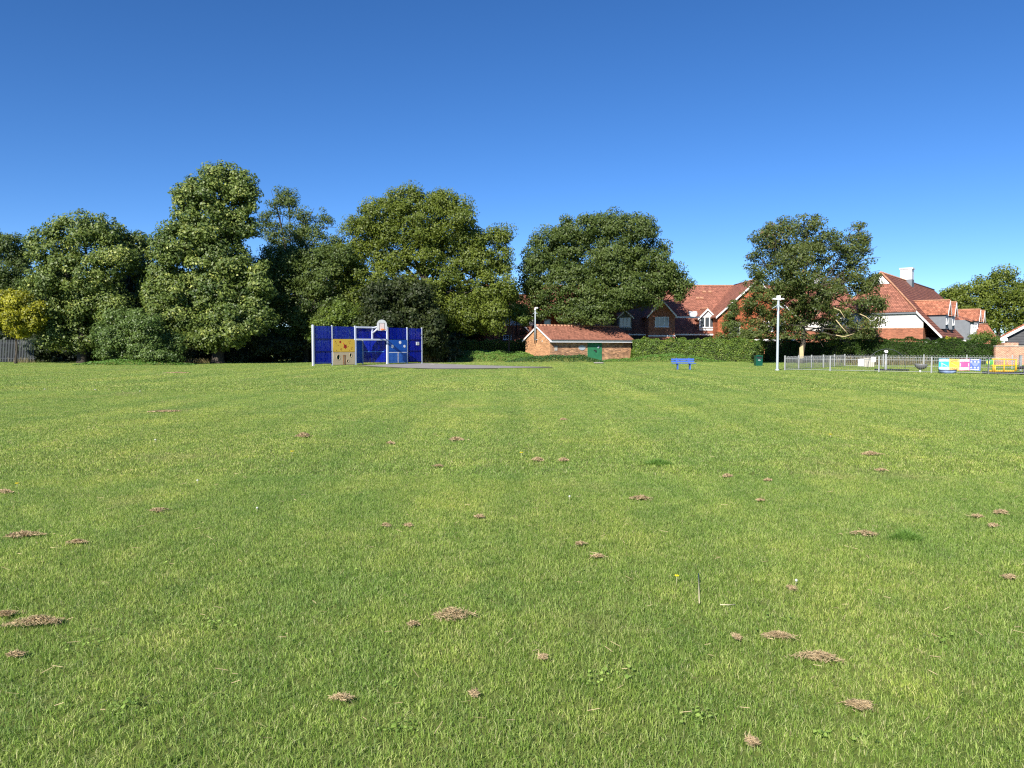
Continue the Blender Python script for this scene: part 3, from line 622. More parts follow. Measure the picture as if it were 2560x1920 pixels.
tree('maple_tree', [(1272, 745, 38, 30), (1290, 780, 40, 30), (1252, 775, 32, 28), (1310, 800, 25, 22), (1240, 800, 20, 14)], 84, M['maple_leaf'], 'small pale green maple in front of the white house, left of the shed', seed=21, trunk=(1275, 890), tr_r=0.14, leaf=0.24, cl_r=0.55, dens=1.0, per=50, zmin=2.6, limbs=True)
tree('ash_tree', [(1520, 562, 75, 38), (1590, 575, 68, 40), (1440, 578, 55, 42), (1400, 610, 75, 50), (1345, 640, 42, 55), (1325, 690, 35, 50), (1470, 650, 110, 65), (1600, 640, 75, 60), (1655, 680, 42, 55), (1375, 710, 75, 55), (1460, 735, 85, 60),
      (1560, 725, 80, 50), (1640, 735, 45, 30), (1692, 722, 26, 20), (1700, 745, 14, 28), (1650, 700, 50, 40), (1695, 700, 30, 26), (1715, 712, 20, 16), (1630, 745, 40, 30), (1345, 765, 42, 38), (1420, 785, 60, 32), (1510, 775, 40, 38), (1540, 650, 80, 60), (1430, 690, 70, 50), (1530, 700, 70, 50), (1470, 785, 50, 34), (1385, 640, 50, 50)],
     84, M['ash_leaf'], 'great dome-shaped ash tree rising behind the brick shed', seed=22, trunk=(1530, 895), tr_r=0.5, leaf=0.28, cl_r=0.72, dens=0.95, per=62, depthk=0.62, trunk_D=92, zmin=3.9, droop=0.5)
tree('ash_tree', [(2010, 562, 58, 36), (1955, 580, 52, 42), (1905, 605, 32, 36), (2068, 605, 44, 36), (2135, 590, 36, 42), (2000, 625, 70, 42), (1900, 660, 38, 45), (1955, 680, 45, 50), (2100, 650, 50, 50), (2150, 650, 34, 50), (2110, 700, 50, 40), (2170, 715, 28, 26),
      (1910, 745, 50, 50), (1965, 760, 45, 45), (2085, 750, 45, 42), (2140, 765, 55, 45), (2170, 800, 32, 28), (1930, 800, 55, 40), (2010, 815, 55, 42), (2090, 805, 50, 38), (2145, 825, 40, 26), (1885, 790, 28, 34), (2000, 850, 32, 14), (1955, 630, 40, 40), (2060, 620, 45, 40), (1975, 720, 30, 30), (2080, 700, 40, 36), (2120, 725, 45, 35), (2040, 780, 45, 38), (2190, 760, 22, 36), (1985, 800, 40, 34), (2010, 690, 45, 45, -2.5), (2040, 740, 40, 40, -2.5), (1990, 650, 50, 40, -2.5), (1900, 840, 40, 24), (1960, 848, 36, 22), (2060, 850, 44, 22), (2120, 850, 40, 20), (1878, 740, 30, 46), (1895, 830, 34, 30), (1925, 700, 50, 46), (1960, 590, 60, 50), (2120, 620, 50, 46), (2185, 700, 22, 30), (2170, 835, 26, 22)],
     72, M['ash_brown'], 'big ash with brown seed bunches behind the playground fence', seed=23, trunk=(2000, 893), tr_r=0.26, leaf=0.23, cl_r=0.55, dens=0.9, per=52, fill=0.18, shrink=0.2, depthk=0.8, twigs=2, zmin=2.3)
for k, pts in enumerate((((2052, 770, 70), (2055, 758, 69.5), (2060, 745, 69.3)), ((2052, 775, 70), (2045, 782, 69.4), (2040, 790, 69)), ((2085, 770, 70), (2100, 776, 69.2), (2112, 795, 69)), ((2090, 800, 70), (2105, 818, 69), (2118, 832, 69)), ((2090, 838, 69.5), (2110, 842, 69), (2135, 834, 69)), ((2150, 785, 70), (2165, 792, 69.3), (2175, 800, 69)))):
    root = bpy.data.objects['ash_tree.004']; b = MB(); b.tube([tuple(at(*q) - root.location) for q in pts], [.05, .04, .015], 5, False); b.build('dead_branch', M['bark_scar'], root)
b = MB(); b.slab([(-.2, -.33, 1.5), (.14, -.33, 1.7), (.2, -.36, .5), (-.18, -.36, .4)], Vector((0, .05, 0))); b.build('bark_scar', M['bark_scar'], bpy.data.objects['ash_tree.004'])
tree('cypress_tree', [(1832, 760, 9, 18), (1832, 785, 18, 25), (1830, 815, 30, 28), (1845, 845, 40, 28), (1812, 850, 30, 22)], 82.6, M['ash_leaf'], 'small pointed tree poking up in front of the tile-hung gable', seed=24, trunk=(1832, 890), tr_r=0.12, leaf=0.2, cl_r=0.4, dens=1.8, per=45, shrink=0.2, limbs=False)
tree('oak_tree', [(2500, 720, 62, 52), (2425, 752, 58, 46), (2545, 760, 50, 55), (2455, 800, 55, 35), (2372, 765, 30, 28), (2360, 740, 20, 16), (2400, 735, 24, 20), (2600, 740, 60, 60), (2560, 820, 60, 40), (2385, 800, 30, 30)],
     128, M['oak_leaf'], 'distant round-topped tree at the right edge beyond the roofs', seed=25, trunk=(2500, 900), tr_r=0.45, leaf=0.42, cl_r=1.1, dens=0.42, per=60)
tree('golden_bush', [(42, 755, 42, 34), (82, 795, 34, 32), (30, 805, 38, 34), (-20, 780, 50, 46), (15, 735, 28, 20), (60, 825, 40, 26), (100, 770, 22, 24)], 71, M['gold_leaf'], 'bright yellow bush above the grey fence at the left edge', 'bush', seed=26, trunk=(40, 905), tr_r=0.12, leaf=0.27, cl_r=0.5, dens=1.3, per=45, droop=0.5)
tree('laurel_bush', [(300, 800, 50, 36), (360, 815, 50, 42), (275, 845, 45, 42), (345, 860, 75, 42), (415, 865, 50, 40), (270, 885, 40, 20), (385, 890, 70, 18)], 66.5, M['laurel'], 'big rounded glossy laurel bush at the edge of the grass', 'bush',
     seed=27, trunk=(330, 908), tr_r=0.1, leaf=0.2, cl_r=0.45, dens=2.2, per=52, shrink=0.25, limbs=True)
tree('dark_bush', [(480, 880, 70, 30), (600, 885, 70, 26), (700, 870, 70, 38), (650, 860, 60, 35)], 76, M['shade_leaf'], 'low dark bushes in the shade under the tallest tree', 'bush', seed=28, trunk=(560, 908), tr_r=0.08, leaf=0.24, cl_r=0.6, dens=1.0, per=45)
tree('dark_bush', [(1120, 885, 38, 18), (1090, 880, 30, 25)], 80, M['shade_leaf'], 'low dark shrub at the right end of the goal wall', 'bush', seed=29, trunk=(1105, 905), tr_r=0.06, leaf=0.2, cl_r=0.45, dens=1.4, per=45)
tree('young_tree', [(2088, 852, 14, 12), (2075, 862, 12, 10), (2110, 868, 20, 18), (2080, 885, 30, 16)], 75.5, M['maple_leaf'], 'slim young tree between the big ash and the conifer hedge', seed=30, trunk=(2086, 893), tr_r=0.05, leaf=0.15, cl_r=0.35, dens=2.0, per=30, shrink=0.1, limbs=False)
tree('garden_shrub', [(2455, 842, 30, 14), (2430, 850, 18, 9), (2488, 850, 14, 10)], 80, M['maple_leaf'], 'garden shrub showing over the conifer hedge by the black boarded gable', 'bush', seed=31, trunk=(2455, 893), tr_r=0.08, leaf=0.22, cl_r=0.45, dens=1.5, per=40)
tree('garden_shrub', [(2365, 848, 20, 9), (2280, 850, 30, 6)], 78.2, M['gold_leaf'], 'yellow-green shrub tips over the conifer hedge below the catslide roof', 'bush', seed=32, trunk=(2340, 893), tr_r=0.06, leaf=0.16, cl_r=0.3, dens=2.0, per=30, shrink=0.1)
# the wood behind the trees, one dark mass
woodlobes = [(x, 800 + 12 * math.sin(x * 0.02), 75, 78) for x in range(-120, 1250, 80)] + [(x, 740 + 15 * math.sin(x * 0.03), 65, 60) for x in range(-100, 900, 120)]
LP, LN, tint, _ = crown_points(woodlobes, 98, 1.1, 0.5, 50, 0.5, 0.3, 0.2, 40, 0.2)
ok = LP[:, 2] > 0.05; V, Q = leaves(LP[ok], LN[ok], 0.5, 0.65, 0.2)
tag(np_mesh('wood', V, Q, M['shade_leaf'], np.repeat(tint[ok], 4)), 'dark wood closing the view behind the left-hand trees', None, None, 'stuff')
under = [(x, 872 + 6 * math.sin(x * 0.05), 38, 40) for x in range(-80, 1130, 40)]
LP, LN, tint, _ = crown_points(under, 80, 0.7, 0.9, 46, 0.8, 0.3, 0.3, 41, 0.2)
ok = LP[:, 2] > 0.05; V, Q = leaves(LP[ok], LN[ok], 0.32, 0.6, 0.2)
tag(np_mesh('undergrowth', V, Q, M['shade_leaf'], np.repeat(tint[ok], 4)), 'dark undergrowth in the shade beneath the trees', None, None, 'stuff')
# dry stems at the foot of the trees
def scatter_stems(name, spots, label, mat='weeds', n=120, h=0.6, seed=1):
    r_ = np.random.default_rng(seed); Vs = []; Qs = []; k = 0
    for (p, w) in spots:
        for _ in range(n):
            x = p.x + r_.normal(0, w); y = p.y + r_.normal(0, w * 0.4); hh = h * r_.uniform(0.3, 1.1); l = r_.normal(0, 0.35 * hh, 2); a = r_.uniform(0, np.pi); ww = 0.02
            s = np.array([math.cos(a) * ww, math.sin(a) * ww, 0]); b0 = np.array([x, y, 0]); t0 = b0 + np.array([l[0], l[1], hh])
            Vs += [b0 - s, b0 + s, t0 + s * .5, t0 - s * .5]; Qs.append([k, k + 1, k + 2, k + 3]); k += 4
    return tag(np_mesh(name, np.array(Vs), np.array(Qs), M[mat], np.repeat(r_.uniform(0, 1, len(Qs)), 4)), label, None, None, 'stuff')
scatter_stems('dry_weeds', [(at(1070, 903, 77), 0.9), (at(1080, 900, 79), 0.9), (at(1060, 905, 76), 0.6)], 'dry yellow weeds at the right end of the goal wall', n=200, h=1.5, seed=2)
scatter_stems('dry_weeds', [(gr(25, 905), 0.7), (gr(60, 907), 0.7), (gr(525, 906), 0.5), (gr(500, 908), 0.4), (gr(480, 907), 0.3), (gr(905, 910) + Vector((0, 5, 0)), 1.3), (gr(930, 910) + Vector((0, 5, 0)), 1.0)], 'pale dry weeds along the foot of the trees', n=120, h=0.5, seed=3)
scatter_stems('dry_weeds', [(at(px, 905, 66), 1.0) for px in range(2120, 2300, 22)], 'dry tall grass behind the playground fence', n=90, h=0.75, seed=4)

# ------------------------------------------------------------------ building parts
def T4(x=0, y=0, z=0, rz=0): return Matrix.Translation((x, y, z)) @ Matrix.Rotation(rz, 4, 'Z')
def window(parent, T, x0, x1, z0, z1, lights=3, mat='white', name='window', bars=0, depth=0.1):
    """frame with mullions standing proud of the wall at local y=0, facing -y; pane behind"""
    fw = 0.07; b = MB(T)
    b.box(x0, x1, -0.05, 0.04, z0, z0 + fw); b.box(x0, x1, -0.05, 0.04, z1 - fw, z1)
    b.box(x0, x0 + fw, -0.048, 0.04, z0 + fw, z1 - fw); b.box(x1 - fw, x1, -0.048, 0.04, z0 + fw, z1 - fw)
    for k in range(1, lights):
        c = x0 + (x1 - x0) * k / lights; b.box(c - 0.05, c + 0.05, -0.046, 0.04, z0 + fw, z1 - fw)
    for k in range(1, bars + 1):
        zc = z0 + (z1 - z0) * k / (bars + 1); b.box(x0 + fw, x1 - fw, -0.03, 0.03, zc - 0.02, zc + 0.02)
    b.box(x0 - 0.08, x1 + 0.08, -0.12, 0.03, z0 - 0.07, z0 - 0.003)
    f = b.build(name, M[mat], parent)
    p = MB(T).box(x0 + fw, x1 - fw, -0.012, 0.0, z0 + fw, z1 - fw)
    pn = p.build('pane', M['glass'], f if parent.get('category') else parent)
    return f
def dormer(parent, T, w, zb, ze, zr, depth, wall, front=None, win=None, over=0.22, lights=3, roofm='roof', barge='white', name='dormer'):
    """gabled dormer facing local -y, front wall at y=0, running back to y=depth"""
    k = (zr - ze) / (w + over)
    b = MB(T); h = 0.16
    zt = zr - h / 2 - 0.06
    zc = zt - k * w
    b.slab([(-w, 0, zb), (w, 0, zb), (w, 0, zc), (0, 0, zt), (-w, 0, zc)], Vector((0, 0.12, 0)))
    b.box(-w, -w + 0.12, 0.12, depth, zb, zc); b.box(w - 0.12, w, 0.12, depth, zb, zc)
    d = b.build(name, M[front or wall], parent)
    if front:
        c = MB(T); c.box(-w - 0.02, -w + 0.0, 0.03, depth, zb, zc); c.box(w, w + 0.02, 0.03, depth, zb, zc); c.build('cheek', M[wall], d)
    r = MB(T)
    r.slab([(-w - over, -over, ze), (0, -over, zr), (0, depth, zr), (-w - over, depth, ze)], 0.0)
    r.v = []; r.f = []; r.smooth = []
    for s_ in (-1, 1):
        q = [(s_ * (w + over), -over, ze), (0, -over, zr), (0, depth, zr), (s_ * (w + over), depth, ze)]
        r.slab(q if s_ < 0 else q, Vector((0, 0, -h)))
    r.build('dormer_roof', M[roofm], d)
    r = MB(T); r.tube([(0, -over, zr + 0.02), (0, depth, zr + 0.02)], 0.09, 6); r.build('ridge_tiles', M['ridge'], d)
    g = MB(T)
    for s_ in (-1, 1):
        g.slab([(s_ * (w + over), -over - 0.05, ze - 0.05), (0, -over - 0.05, zr - 0.04), (0, -over - 0.05, zr - 0.26), (s_ * (w + over), -over - 0.05, ze - 0.27)], Vector((0, 0.045, 0)))
    g.build('bargeboard', M[barge], d)
    if win: window(d, T, *win, lights=lights, name='window')
    return d
def gutter(parent, pts, mat='dark', r=0.07): MB().tube(pts, r, 6).build('gutter', M[mat], parent)

# ------------------------------------------------------------------ the long house with dormers
hb = thing('brick_house', (X(1600, 90), 90, 0), 'long house with a big red tiled roof and dormer windows behind the hedge', 'house')
ox = hb.location.x
def lx(px, D): return X(px, D) - ox
zR = Z(714.5, 97); zE = Z(833, 90.0); xl, xr = lx(1330, 97), lx(2108, 97)
kB = (zR - zE) / 7.0
b = MB(); b.slab([(xl, 0, zE), (lx(1960, 90), 0, zE), (lx(1960, 90), 7, zR), (xl, 7, zR)], 0.18)
b.slab([(lx(1960, 90), 2.0, zE + 2 * kB), (xr, 2.0, zE + 2 * kB), (xr, 7, zR), (lx(1960, 90), 7, zR)], 0.18)
b.slab([(xl, 14, zE), (xl, 7, zR), (xr, 7, zR), (xr, 14, zE)], 0.18)
b.build('roof', M['roof'], hb)
b = MB(); b.tube([(xl, 7, zR + .03), (xr, 7, zR + .03)], 0.1, 6); b.build('ridge_tiles', M['ridge'], hb)
b = MB(); b.box(xl + .2, lx(1960, 90.4), 0.4, 13.6, 0, zE - 0.05); b.build('wall', M['red_brick'], hb)
b = MB(); b.slab([(xl + .2, 0.4, zE - 0.1), (xl + .2, 13.6, zE - .1), (xl + .2, 7, zR - 0.3)], Vector((0.2, 0, 0))); b.build('gable_wall', M['tile_hung'], hb)
b = MB(); b.box(lx(1960, 90.4) + .01, xr, 2.4, 13.6, 0, 3.5); b.build('wall', M['red_brick'], hb)
b = MB(); b.box(lx(1960, 90.4) + .01, xr, 2.38, 13.5, 3.5, zE + 2 * kB - 0.1); b.build('upper_wall', M['render_w'], hb)
b = MB(); b.box(xl, lx(1790, 90), -0.06, 0.0, zE - 0.24, zE - 0.08); b.build('fascia', M['white'], hb)
b = MB(); b.box(xl + .3, lx(1790, 90), 0.35, 0.395, 0, zE - 0.3); b.build('shade_fill', M['dark'], hb)  # dark sheet over the brick stands for the shade under the eaves
# roof vents and skylight
def onroof(px, py):
    """point on the front roof plane seen at a pixel"""
    for i in range(700):
        y = 7 * i / 700; D = 90 + y
        if Z(py, D) <= zE + kB * y: break
    return (lx(px, D), y, zE + kB * y)
ang = math.atan(kB)
for px, py in ((1758, 731), (1772, 731), (1742, 746.5), (1752, 746.5), (1930, 733), (1945, 733)):
    p = onroof(px, py); b = MB(Matrix.Translation(p) @ Matrix.Rotation(ang, 4, 'X')); b.box(-.2, .2, -.18, .18, 0.0, 0.14); v = b.build('roof_vent', M['ridge'], hb)
p = onroof(1732, 788); Tk = Matrix.Translation(p) @ Matrix.Rotation(ang, 4, 'X')
b = MB(Tk); b.box(-.52, .52, -.62, .62, 0.0, 0.09); f = b.build('skylight', M['grey_clad_and_shade'], hb)
b = MB(Tk); b.box(-.45, .45, -.55, .55, 0.09, 0.11); b.build('skylight_glass', M['skylight'], f)
# dormer with the white glazed gable, big brick cross gable, white dormer
def bt(px, D): return T4(lx(px, D), D - 90, 0)
dormer(hb, bt(1562, 90.4), 0.80, zE, Z(793, 90), Z(773, 90), 4.2, 'grey_clad_and_shade', None, (-0.66, 0.66, Z(817.5, 90.4), Z(794, 90.4)), lights=3)  # shade on the white gable is put into the grey wall colour
dg = dormer(hb, bt(1653.5, 88.2), 1.50, 0.0, Z(790, 88), Z(748, 88), 6.8, 'red_brick', None, (-0.8, 0.8, Z(817, 88.2), Z(792, 88.2)), name='cross_gable', over=0.25)
b = MB(bt(1653.5, 88.2)); b.box(-1.55, 1.55, -0.06, -0.003, Z(841, 88), Z(841, 88) + 0.14); b.build('string_course', M['white'], dg)
b = MB(bt(1653.5, 88.2)); b.box(1.5, 4.4, 0.1, 0.3, Z(790, 88) - 0.2, Z(790, 88) - 0.04); b.build('fascia', M['white'], dg)
dw = dormer(hb, bt(1766.5, 90.2), 0.92, Z(826, 90), Z(795, 90), Z(770, 90), 4.6, 'red_brick', 'white', (-0.84, 0.84, Z(819, 90.2), Z(792, 90.2)), lights=3)
# tile-hung gables facing the field
def gable_wing(pxc, D, w, zb, ze, zr, depth, mat, base, label=None, wins=(), lowz=None):
    T = T4(lx(pxc, D), D - 90, 0); o_ = dormer(hb, T, w, zb, ze, zr, depth, mat, None, None, over=0.3, name='tile_hung_gable')
    b = MB(T); b.box(-w + .03, w - .03, 0.05, depth, 0, zb); b.build('ground_floor_wall', M[base], o_)
    for wn in wins: window(o_, T, *wn[:4], lights=wn[4])
    return o_
gw = gable_wing(1888, 88, 4.35, Z(848, 88), Z(791, 88), zR + 0.05, 8.8, 'tile_hung', 'red_brick',
                wins=[(-3.0, -1.8, Z(835, 88), Z(806, 88), 2), (0.4, 2.0, Z(828, 88), Z(803, 88), 3), (2.5, 3.4, Z(828, 88), Z(803, 88), 2)])
b = MB(T4(lx(1888, 88), -2, 0)); b.slab([(-0.5, -1.2, 2.5), (4.0, -1.2, 2.5), (4.0, -0.01, 3.3), (-0.5, -0.01, 3.3)], 0.12); b.build('porch_roof', M['roof_orange'], gw)
b = MB(T4(lx(1888, 88), -2, 0)); b.box(-0.6, 4.1, -1.25, -1.2, 2.22, 2.42); b.build('porch_fascia', M['white'], gw)
gv = gable_wing(1402, 88.5, 2.2, Z(835, 88), Z(790, 88), Z(750, 88), 6.6, 'tile_hung', 'red_brick',
                wins=[(0.0, 0.62, Z(812, 88), Z(789, 88), 1), (-1.95, -1.15, Z(815, 88), Z(797, 88), 1)])
b = MB(T4(lx(1402, 88.5), -1.5, 0))
b.box(0.6, 2.6, -1.2, -1.1, Z(806, 87), Z(806, 87) + .07); b.box(0.6, 2.6, -1.2, -1.1, Z(816, 87), Z(816, 87) + .07)
for k in range(12): b.box(0.62 + k * 0.17, 0.69 + k * 0.17, -1.18, -1.12, Z(816, 87) + .07, Z(806, 87))
b.build('balcony_railing', M['white'], gv)
b = MB(T4(lx(1402, 88.5), -1.5, 0)); b.box(0.4, 2.7, -1.2, -0.01, Z(818, 87) - .1, Z(818, 87)); b.build('balcony_floor', M['grey_clad_and_shade'], gv)
b = MB(); x0 = lx(2028, 97); x1 = lx(2044, 97); b.box(x0, x1, 6.6, 7.4, zR - .6, Z(690, 97)); b.box(x0 - .06, x1 + .06, 6.54, 7.46, Z(690, 97), Z(690, 97) + 0.12); b.build('chimney', M['white'], hb)

# ------------------------------------------------------------------ half-hipped house with catslide roof
def catslide_house(name, loc, rz, w, L, zr, ze, hz, gz, ww, zs, label, rows='roof_rows', front='roof', r=0.6, endhip=5.7):
    h = thing(name, loc, label, 'house', rz); k = (zr - ze) / w; th = (zr - hz) / k; tg = (zr - gz) / k; yb = -0.85; yw = -0.6
    for s_, nm in ((-1, 'left'), (1, 'right')):
        b = MB(); q = [(0, r, zr), (0, L - endhip, zr), (s_ * w, L, ze), (s_ * w, yb, ze), (s_ * th, yb, hz), (s_ * tg, r, gz)]
        if s_ < 0: q = q[::-1]
        b.slab([q[i] for i in range(6)][::-1], Vector((0, 0, -0.18))); b.build('roof_slope', M[rows], h)
    b = MB(); b.slab([(-th, yb, hz), (th, yb, hz), (tg, r, gz), (-tg, r, gz)], Vector((0, 0.02, -0.15))); b.build('hip_roof', M[front], h)
    b = MB(); b.slab([(0, L - endhip, zr), (w, L, ze), (-w, L, ze)], Vector((0, 0, -.15))); b.build('far_hip', M[front], h)
    b = MB(); b.slab([(-tg + .08, r + .05, gz + .02), (tg - .08, r + .05, gz + .02), (0, r + .05, zr - .14)], Vector((0, .08, 0))); b.build('gablet', M['white'], h)
    for s_ in (-1, 1):
        b = MB(); b.tube([(0, r, zr + .03), (s_ * tg, r, gz + .04), (s_ * th, yb, hz + .04)], 0.10, 6); b.build('hip_tiles', M['ridge'], h)
        b = MB(); b.slab([(s_ * th, yb - .05, hz - 0.03), (s_ * w, yb - .05, ze - 0.03), (s_ * w, yb - .05, ze - .28), (s_ * th, yb - .05, hz - .28)], Vector((0, .05, 0))); b.build('bargeboard', M['white'], h)
    b = MB(); b.tube([(0, r, zr + .03), (0, L - endhip, zr + .03)], 0.1, 6); b.build('ridge_tiles', M['ridge'], h)
    zc = zr - k * ww
    b = MB(); b.box(-ww, ww, yw, L - 1, 0, zs); b.build('brick_wall', M['red_brick'], h)
    b = MB(); xa = min(ww - .03, th + (hz - zs) * 0)
    b.slab([(-ww + .02, yw + .02, zs), (ww - .02, yw + .02, zs), (ww - .02, yw + .02, zc - .25), (th - .1, yw + .02, hz - .2), (-th + .1, yw + .02, hz - .2), (-ww + .02, yw + .02, zc - .25)], Vector((0, 0.2, 0)))
    b.build('rendered_wall', M['render_w'], h)
    b = MB(); b.box(-ww - .02, ww + .02, yw - .03, yw - .003, zs - .1, zs + .03); b.build('drip_course', M['ridge'], h)
    b = MB(); b.box(-th, th, yb + .03, yw + .01, hz - .34, hz - .2); b.build('soffit', M['grey_clad_and_shade'], h)
    b = MB(); b.box(ww + .02, w - .5, 0.6, L - 2, 0, ze - .1); b.build('shade_fill', M['dark'], h)  # solid dark box stands for the shade in the open porch
    return h, k
hd, kD = catslide_house('rendered_house', (38.04, 80, 0), R(-37.6), 6.03, 38, 9.3, 2.6, Z(776, 77.6), Z(710, 80.4), 4.3, Z(819, 76.5),
                        'white-rendered half-hipped house with a white chimney and long ridged roof, right of the big ash')
b = MB(); b.box(-.62, .62, 13.4, 14.6, 8.0, 10.65); c = b.build('chimney', M['white'], hd)
b = MB(); b.box(-.72, .72, 13.3, 14.7, 10.65, 10.8); b.build('chimney_cap', M['white'], c)
b = MB(); b.box(-.66, .66, 13.36, 14.64, 8.5, 9.45); b.build('chimney_flashing', M['grey_clad_and_shade'], c)
for k_, s_ in enumerate((3.7, 8.0, 28.3, 32.6)):
    T = T4(5.75, s_, 0, math.pi / 2)
    dormer(hd, T, 0.85, 3.4, 5.0, 6.35, 3.4, 'grey_clad_and_shade', None, (-0.62, 0.62, 3.9, 4.95), lights=2, roofm='roof_orange', over=0.25)
b = MB(T4(6.6, 15.5, 0, math.pi / 2)); b.box(-1.7, 1.7, 0, 3, 2.2, 4.6); wg = b.build('grey_clad_wing', M['grey_clad_and_shade'], hd)
b = MB(T4(6.6, 15.5, 0, math.pi / 2)); b.slab([(-2.0, -.3, 4.5), (2.0, -.3, 4.5), (1.0, 3.2, 5.8), (-1.0, 3.2, 5.8)], 0.15); b.build('wing_roof', M['roof'], wg)
b = MB(T4(7.3, 11.0, 0, math.pi / 2))
for x in (-1.6, -0.1, 1.5): b.box(x - .09, x + .09, -.09, .09, 2.1, 3.95)
b.box(-1.6, 1.5, -.04, .04, 3.7, 3.82); b.box(-1.6, 1.5, -.04, .04, 2.75, 2.85)
b.build('balcony_frame', M['white'], hd)
bal = MB(T4(7.3, 11.0, 0, math.pi / 2)); bal.box(-.045, .045, -.02, .02, 2.85, 3.7); b0 = None
for k in range(11):
    x = -1.42 + k * 0.275
    if k == 5: continue
    if b0 is None: b0 = MB().box(-.045, .045, -.02, .02, 2.85, 3.7).build('baluster', M['white'], hd); o_ = b0
    else: o_ = inst(b0, hd)
    o_.location = (7.3, 11.0 + x, 0); o_.rotation_euler = (0, 0, math.pi / 2)
for k, (z, t) in enumerate(((2.15, 7.2), (1.95, 7.5), (2.3, 7.9))):
    b = MB(); b.box(t - .8, t + .3, 9.2 + k * .7, 9.5 + k * .7, z, z + .12); b.build('balcony_beam', M['white'], hd)
for px in (2296,):
    b = MB(); b.box(4.5, 5.6, -.9, -.75, 1.9, 2.1); b.build('porch_rail', M['white'], hd)

# left white house seen between the oak and the shed
ha, kA = catslide_house('rendered_house', (X(1215, 97), 97, 0), R(-8), 5.6, 30, 9.4, Z(826, 96.5), Z(787, 96.2), 8.0, 4.6, Z(814, 96.5),
                        'shaded house with white upper wall and brick below, left of the shed', rows='roof')
T = T4(0, -.6)
window(ha, T, 2.35, 3.25, Z(813, 96.5) - 0.0, Z(798, 96.5), 3); window(ha, T, 2.3, 3.35, Z(849, 96.5), Z(838, 96.5), 3)
for x in (1.95, 3.95):
    b = MB(); b.tube([(x, -.68, 0), (x, -.68, Z(790, 96.5))], 0.06, 6); b.build('drainpipe', M['dark'], ha)
b = MB(); b.slab([(3.2, -0.62, 4.2), (6.6, -0.62, 4.2), (6.6, -.62, 5.4), (3.2, -.62, 5.4)], Vector((0, .2, 0))); b.build('side_wall', M['render_w'], ha)
b = MB(); b.box(4.3, 7.0, -.55, 12, 0, Z(814, 96.5)); b.build('side_brick_wall', M['red_brick'], ha)
b = MB(); b.slab([(2.6, 3, 5.6), (7.4, 3, 5.6), (7.4, 7, 8.6), (2.6, 7, 8.6)], .15); b.build('side_roof', M['roof'], ha)
b = MB(); b.box(5.05 - .3, 5.05 + .38, 6.6, 7.4, 8.3, Z(708, 104)); b.build('chimney', M['white'], ha)

# small orange-roofed building and the boarded garage at the right edge
hs_ = thing('outbuilding', (X(2480, 96), 96, 0), 'small building with a plain orange tiled roof beyond the conifer hedge', 'building')
x0, x1 = X(2440, 96) - X(2480, 96), X(2506, 96) - X(2480, 96)
b = MB(); b.slab([(x0, 0, 1.7), (x1, 0, 1.7), (x1, 3.2, Z(811, 99.2)), (x0, 3.2, Z(811, 99.2))], 0.15); b.slab([(x1, 6.4, 1.7), (x0, 6.4, 1.7), (x0, 3.2, Z(811, 99.2)), (x1, 3.2, Z(811, 99.2))], 0.15); b.build('roof', M['roof_orange'], hs_)
b = MB(); b.box(x0 + .1, x1 - .1, .3, 6.1, 0, 1.6); b.slab([(x1 - .3, .3, 1.6), (x1 - .3, 6.1, 1.6), (x1 - .3, 3.2, 3.9)], Vector((-.1, 0, 0))); b.build('wall', M['red_brick'], hs_)
b = MB(); b.tube([(x0, 3.2, Z(811, 99.2) + .03), (x1, 3.2, Z(811, 99.2) + .03)], .09, 6); b.build('ridge_tiles', M['ridge'], hs_)

gx = X(2501, 70); ga = thing('boarded_garage', (gx + 4.3 * math.cos(R(34)), 70 - 4.3 * math.sin(R(34)), 0), 'garage gable of black horizontal boards with white bargeboards at the right edge', 'garage', R(-34))
zl, zp = Z(840, 70), Z(840, 70) + 4.3 * 0.625
b = MB(); b.box(-3.9, 3.9, 0.1, 6, 0, zl - .1); b.slab([(-3.9, .1, zl - .1), (3.9, .1, zl - .1), (0, .1, zp - .3)], Vector((0, 5.9, 0))); b.build('wall', M['dark'], ga)
zb = Z(861, 70); nb = 12
for k in range(nb):
    z0 = zb + k * 0.24; z1 = z0 + 0.25
    hw0 = min(3.93, (zp - .3 - z0) / .625); hw1 = min(3.93, (zp - .3 - z1) / .625)
    if hw1 <= 0.05: break
    b = MB(); b.slab([(-hw0, 0.04, z0), (hw0, 0.04, z0), (hw1, 0.07, z1), (-hw1, 0.07, z1)], Vector((0, 0.025, 0))); b.build('board', M['board_black'], ga)
for s_ in (-1, 1):
    b = MB(); q = [(s_ * 4.35, -.3, zl), (0, -.3, zp), (0, 6.3, zp), (s_ * 4.35, 6.3, zl)]; b.slab(q, Vector((0, 0, -0.16 ))); b.build('roof', M['roof_orange'], ga)
    b = MB(); b.slab([(s_ * 4.35, -.35, zl - .17), (0, -.35, zp - .17), (0, -.35, zp - .42), (s_ * 4.35, -.35, zl - .42)], Vector((0, .05, 0))); b.build('bargeboard', M['white'], ga)
b = MB(); b.box(-4.25, -3.8, -.36, 0.3, zl - .46, zl - .2); b.build('eaves_box', M['white'], ga)
b = MB(); b.tube([(-3.98, 0.0, zl - .45), (-3.98, 0.0, 0)], .05, 6); b.build('drainpipe', M['dark'], ga)
b = MB(); b.box(-0.75, -0.55, -.1, 0.03, zb + .2, zb + .5); b.build('wall_light', M['black'], ga)
gwx = X(2488, 66); w_ = thing('garden_wall', (gwx, 66, 0), 'orange brick garden wall below the black boarded gable', 'wall')
ztop = Z(866, 66); b = MB(); b.box(0, 16, 0, .24, 0, ztop); b.build('brickwork', M['wall_brick'], w_)
